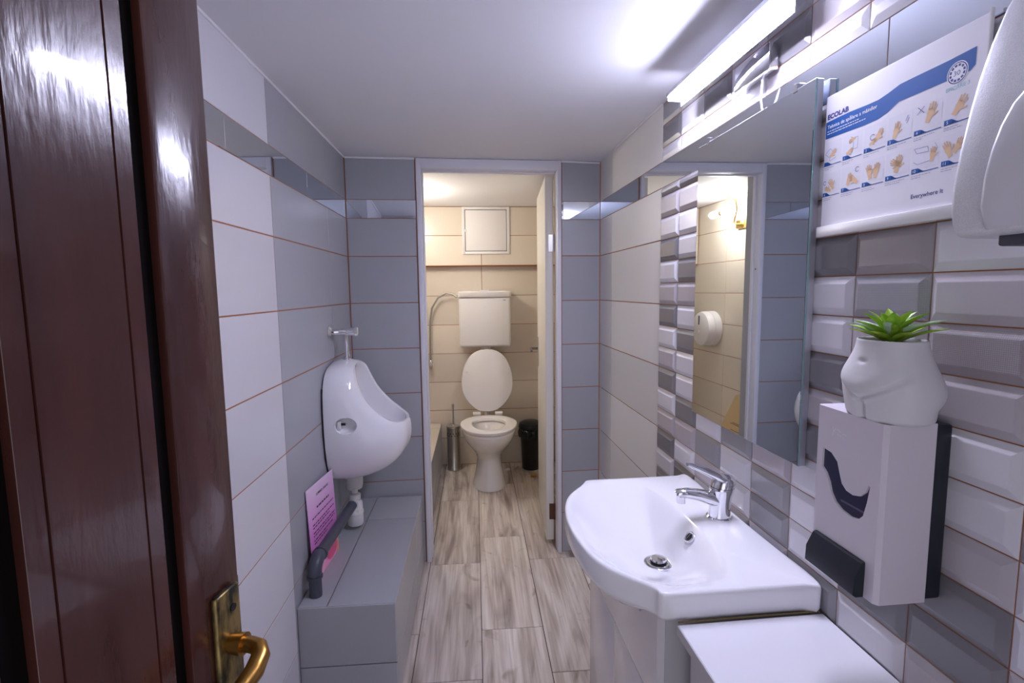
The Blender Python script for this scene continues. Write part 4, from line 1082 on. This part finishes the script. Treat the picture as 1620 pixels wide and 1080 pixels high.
# water hose
ho = thing('water_hose', 'braided supply hose curving to the cistern side', 'hose', (-.36, TY1 - .03, .75))
MB().tube([(.222, -.06, .62), (.195, -.045, .645), (.14, -.03, .655), (.075, -.02, .62), (.025, -.012, .54), (.008, -.01, .44), (.004, -.01, .3), (.002, -.008, .12)], .0075, 12).build('hose', 'hose', ho, smooth=60)
MB().lathe([(.014, .06), (.016, .07), (.016, .12), (.012, .125)], 16, (.002, -.008, 0)).build('coupling', 'chrome', ho, smooth=40)
MB().lathe([(.02, 0), (.02, .004), (.012, .008), (.012, .022)], 16, (.002, .029, .085), 'y').build('stop_valve', 'chrome', ho, smooth=40)
ho.children[-1].rotation_euler = (0, 0, math.pi); ho.children[-1].location = (.004, .058, 0)
# toilet brush
br = thing('toilet_brush', 'brushed steel toilet brush holder beside the toilet', 'toilet brush', (-.187, 3.93, 0))
MB().lathe([(.052, 0.0005), (.054, .004), (.054, .012), (.052, .015), (.052, .335), (.0535, .338), (.0535, .348), (.05, .352)], 32).build('holder', 'steel', br, smooth=40)
for row in range(2):
    for k in range(14):
        a = 2 * math.pi * (k + .5 * row) / 14
        h = MB().lathe([(.0045, 0), (.0045, .0016)], 8, (0, 0, 0), 'x').build('hole', 'rubber', br, (.0516 * math.cos(a), .0516 * math.sin(a), .285 + row * .018), a)
MB().lathe([(.055, .353), (.055, .358), (.012, .364), (.008, .37)], 24).build('lid', 'steel', br, smooth=40)
MB().lathe([(.007, .365), (.007, .50), (.009, .505), (.009, .53), (.004, .535)], 14).build('handle', 'steel', br, smooth=40)
# bin
bn = thing('waste_bin', 'black plastic bin with lid and liner behind the door', 'bin', (.428, 3.90, 0))
MB().lathe([(.068, 0.0005), (.072, .006), (.082, .30), (.083, .315)], 28, sx=1.0).build('bucket', 'plastic_black', bn, smooth=40)
ring = []
for z, r in ((.33, .088), (.322, .096), (.30, .099), (.27, .096), (.255, .091)):
    ring.append([((r + .004 * math.sin(5 * a_) + .003 * math.sin(11 * a_ + z * 90)) * math.cos(a_), (r + .004 * math.sin(5 * a_) + .003 * math.sin(9 * a_)) * math.sin(a_), z + .006 * math.sin(4 * a_)) for a_ in [2 * math.pi * j / 48 for j in range(48)]])
MB().loft(ring, False, False).build('liner', 'black_film', bn, smooth=60)
MB().lathe([(.094, .33), (.098, .336), (.098, .352), (.09, .372), (.06, .386), (.02, .39)], 32).build('lid', 'plastic_black', bn, smooth=40)
ck = MB().lathe([(.014, -.022), (.016, -.018), (.016, .018), (.013, .022)], 16, (0, 0, .0165), 'x').build('cork_stopper', 'cork', None, (.425, 3.70, 0), smooth=40)
tag(ck, 'small brown cork lying in front of the bin', 'cork')
sc = MB().loft([[(-.02, -.012, .0005), (.018, -.014, .0005), (.022, .01, .0005), (-.014, .014, .0005)], [(-.016, -.006, .012), (.008, -.010, .007), (.015, .006, .016), (-.008, .009, .010)]])
sc = sc.build('paper_scrap', 'paper', None, (.235, 3.87, 0)); tag(sc, 'crumpled white scrap of paper on the toilet floor', 'paper')
# access panel
ap = thing('access_panel', 'white square access hatch above the cistern', 'hatch', (.098, TY1 - .0705, 1.703), math.pi)
aw, ah = .184, .3615
fo = MB()
for (x0, x1, z0, z1) in ((-aw, -aw + .022, 0, ah), (aw - .022, aw, 0, ah), (-aw + .022, aw - .022, 0, .022), (-aw + .022, aw - .022, ah - .022, ah)): fo.rbox(x0, x1, 0, .009, z0, z1, .002, 2)
fo.build('frame', 'plastic_white', ap, smooth=40)
MB().box(-aw + .021, aw - .021, .0003, .0012, .021, ah - .021).build('gap_shade', 'rubber', ap)  # dark sheet paints the shade seen in the gap around the hatch door
dp_ = MB().rbox(-aw + .026, aw - .026, 0, .007, .026, ah - .026, .002, 2).build('door', 'plastic_white', ap, smooth=40)
MB().rbox(aw - .035, aw - .02, .006, .0105, ah / 2 - .01, ah / 2 + .01, .002, 2).build('latch', 'plastic_white', dp_, smooth=40)
# ------------------------------------------------------------------ things seen only in the mirror
jd = thing('paper_roll_drum', 'round white toilet roll drum reflected in the mirror', 'dispenser', (TXL, 3.70, 1.11))
MB().lathe([(.13, .001), (.134, .004), (.134, .055)], 40, (0, 0, 0), 'x').build('back_shell', 'plastic_white', jd, smooth=40)
MB().lathe([(.132, .056), (.132, .09), (.126, .108), (.10, .120), (.04, .123)], 40, (0, 0, 0), 'x').build('cover', 'plastic_white', jd, smooth=40)
MB().rbox(.121, .1245, -.008, .008, .03, .10, .001, 1).build('level_window', 'smoke', jd)
MB().rbox(.119, .126, -.012, .012, -.03, -.012, .003, 2).build('lock', 'plastic_white', jd, smooth=40)
wl_ = thing('wall_lamp', 'brass wall lamp with bare lit bulbs in toilet room', 'lamp', (TXL, 3.36, 1.86))
MB().rbox(0, .022, -.05, .05, -.03, .03, .006, 2).build('base', 'gold', wl_, smooth=40)
MB().tube([(.015, 0, .0), (.06, -.02, -.005), (.11, -.08, .0), (.15, -.16, .03), (.165, -.20, .07), (.168, -.19, .125), (.17, -.14, .155), (.17, -.08, .145), (.17, -.04, .11), (.17, -.03, .085)], .007, 10).build('arm', 'gold', wl_, smooth=60)
MB().lathe([(.016, -.03), (.022, -.025), (.022, .02), (.016, .025)], 16, (.17, -.03, .072), 'y').build('socket', 'gold', wl_, smooth=40)
MB().lathe([(.014, .0), (.023, .010), (.023, .10), (.017, .115), (.005, .12)], 20, (.17, -.005, .072), 'y').build('bulb', 'bulb', wl_, smooth=60)
MB().lathe([(.014, -.075), (.035, -.062), (.044, -.038), (.042, -.02), (.024, .0), (.014, .012)], 24, (.17, -.066, .072), 'y').build('bulb', 'bulb', wl_, smooth=60)
nk = thing('kraft_notice', 'tan paper notice propped on the ledge, seen in mirror', 'paper', (TXL, 3.36, LZ))
kp = [(-.10, .001), (.17, .001), (.0, .30), (-.10, .33)]
MB().add([(.028 - .07 * z, y, z) for y, z in kp] + [(.0295 - .07 * z, y, z) for y, z in kp], [(3, 2, 1, 0), (4, 5, 6, 7), (0, 1, 5, 4), (1, 2, 6, 5), (2, 3, 7, 6), (3, 0, 4, 7)]).build('sheet', 'kraft', nk)
kt = MB()
for z, a, b_ in ((.10, -.09, .0), (.09, -.09, .03), (.045, -.09, .02), (.03, -.09, .06), (.02, -.09, .1)):
    kt.add([(.0301 - .07 * z, a, z), (.0301 - .07 * z, b_, z), (.0301 - .07 * (z + .004), b_, z + .004), (.0301 - .07 * (z + .004), a, z + .004)], [(0, 1, 2, 3)])
stuff(kt.build('lettering', 'black_print', nk))
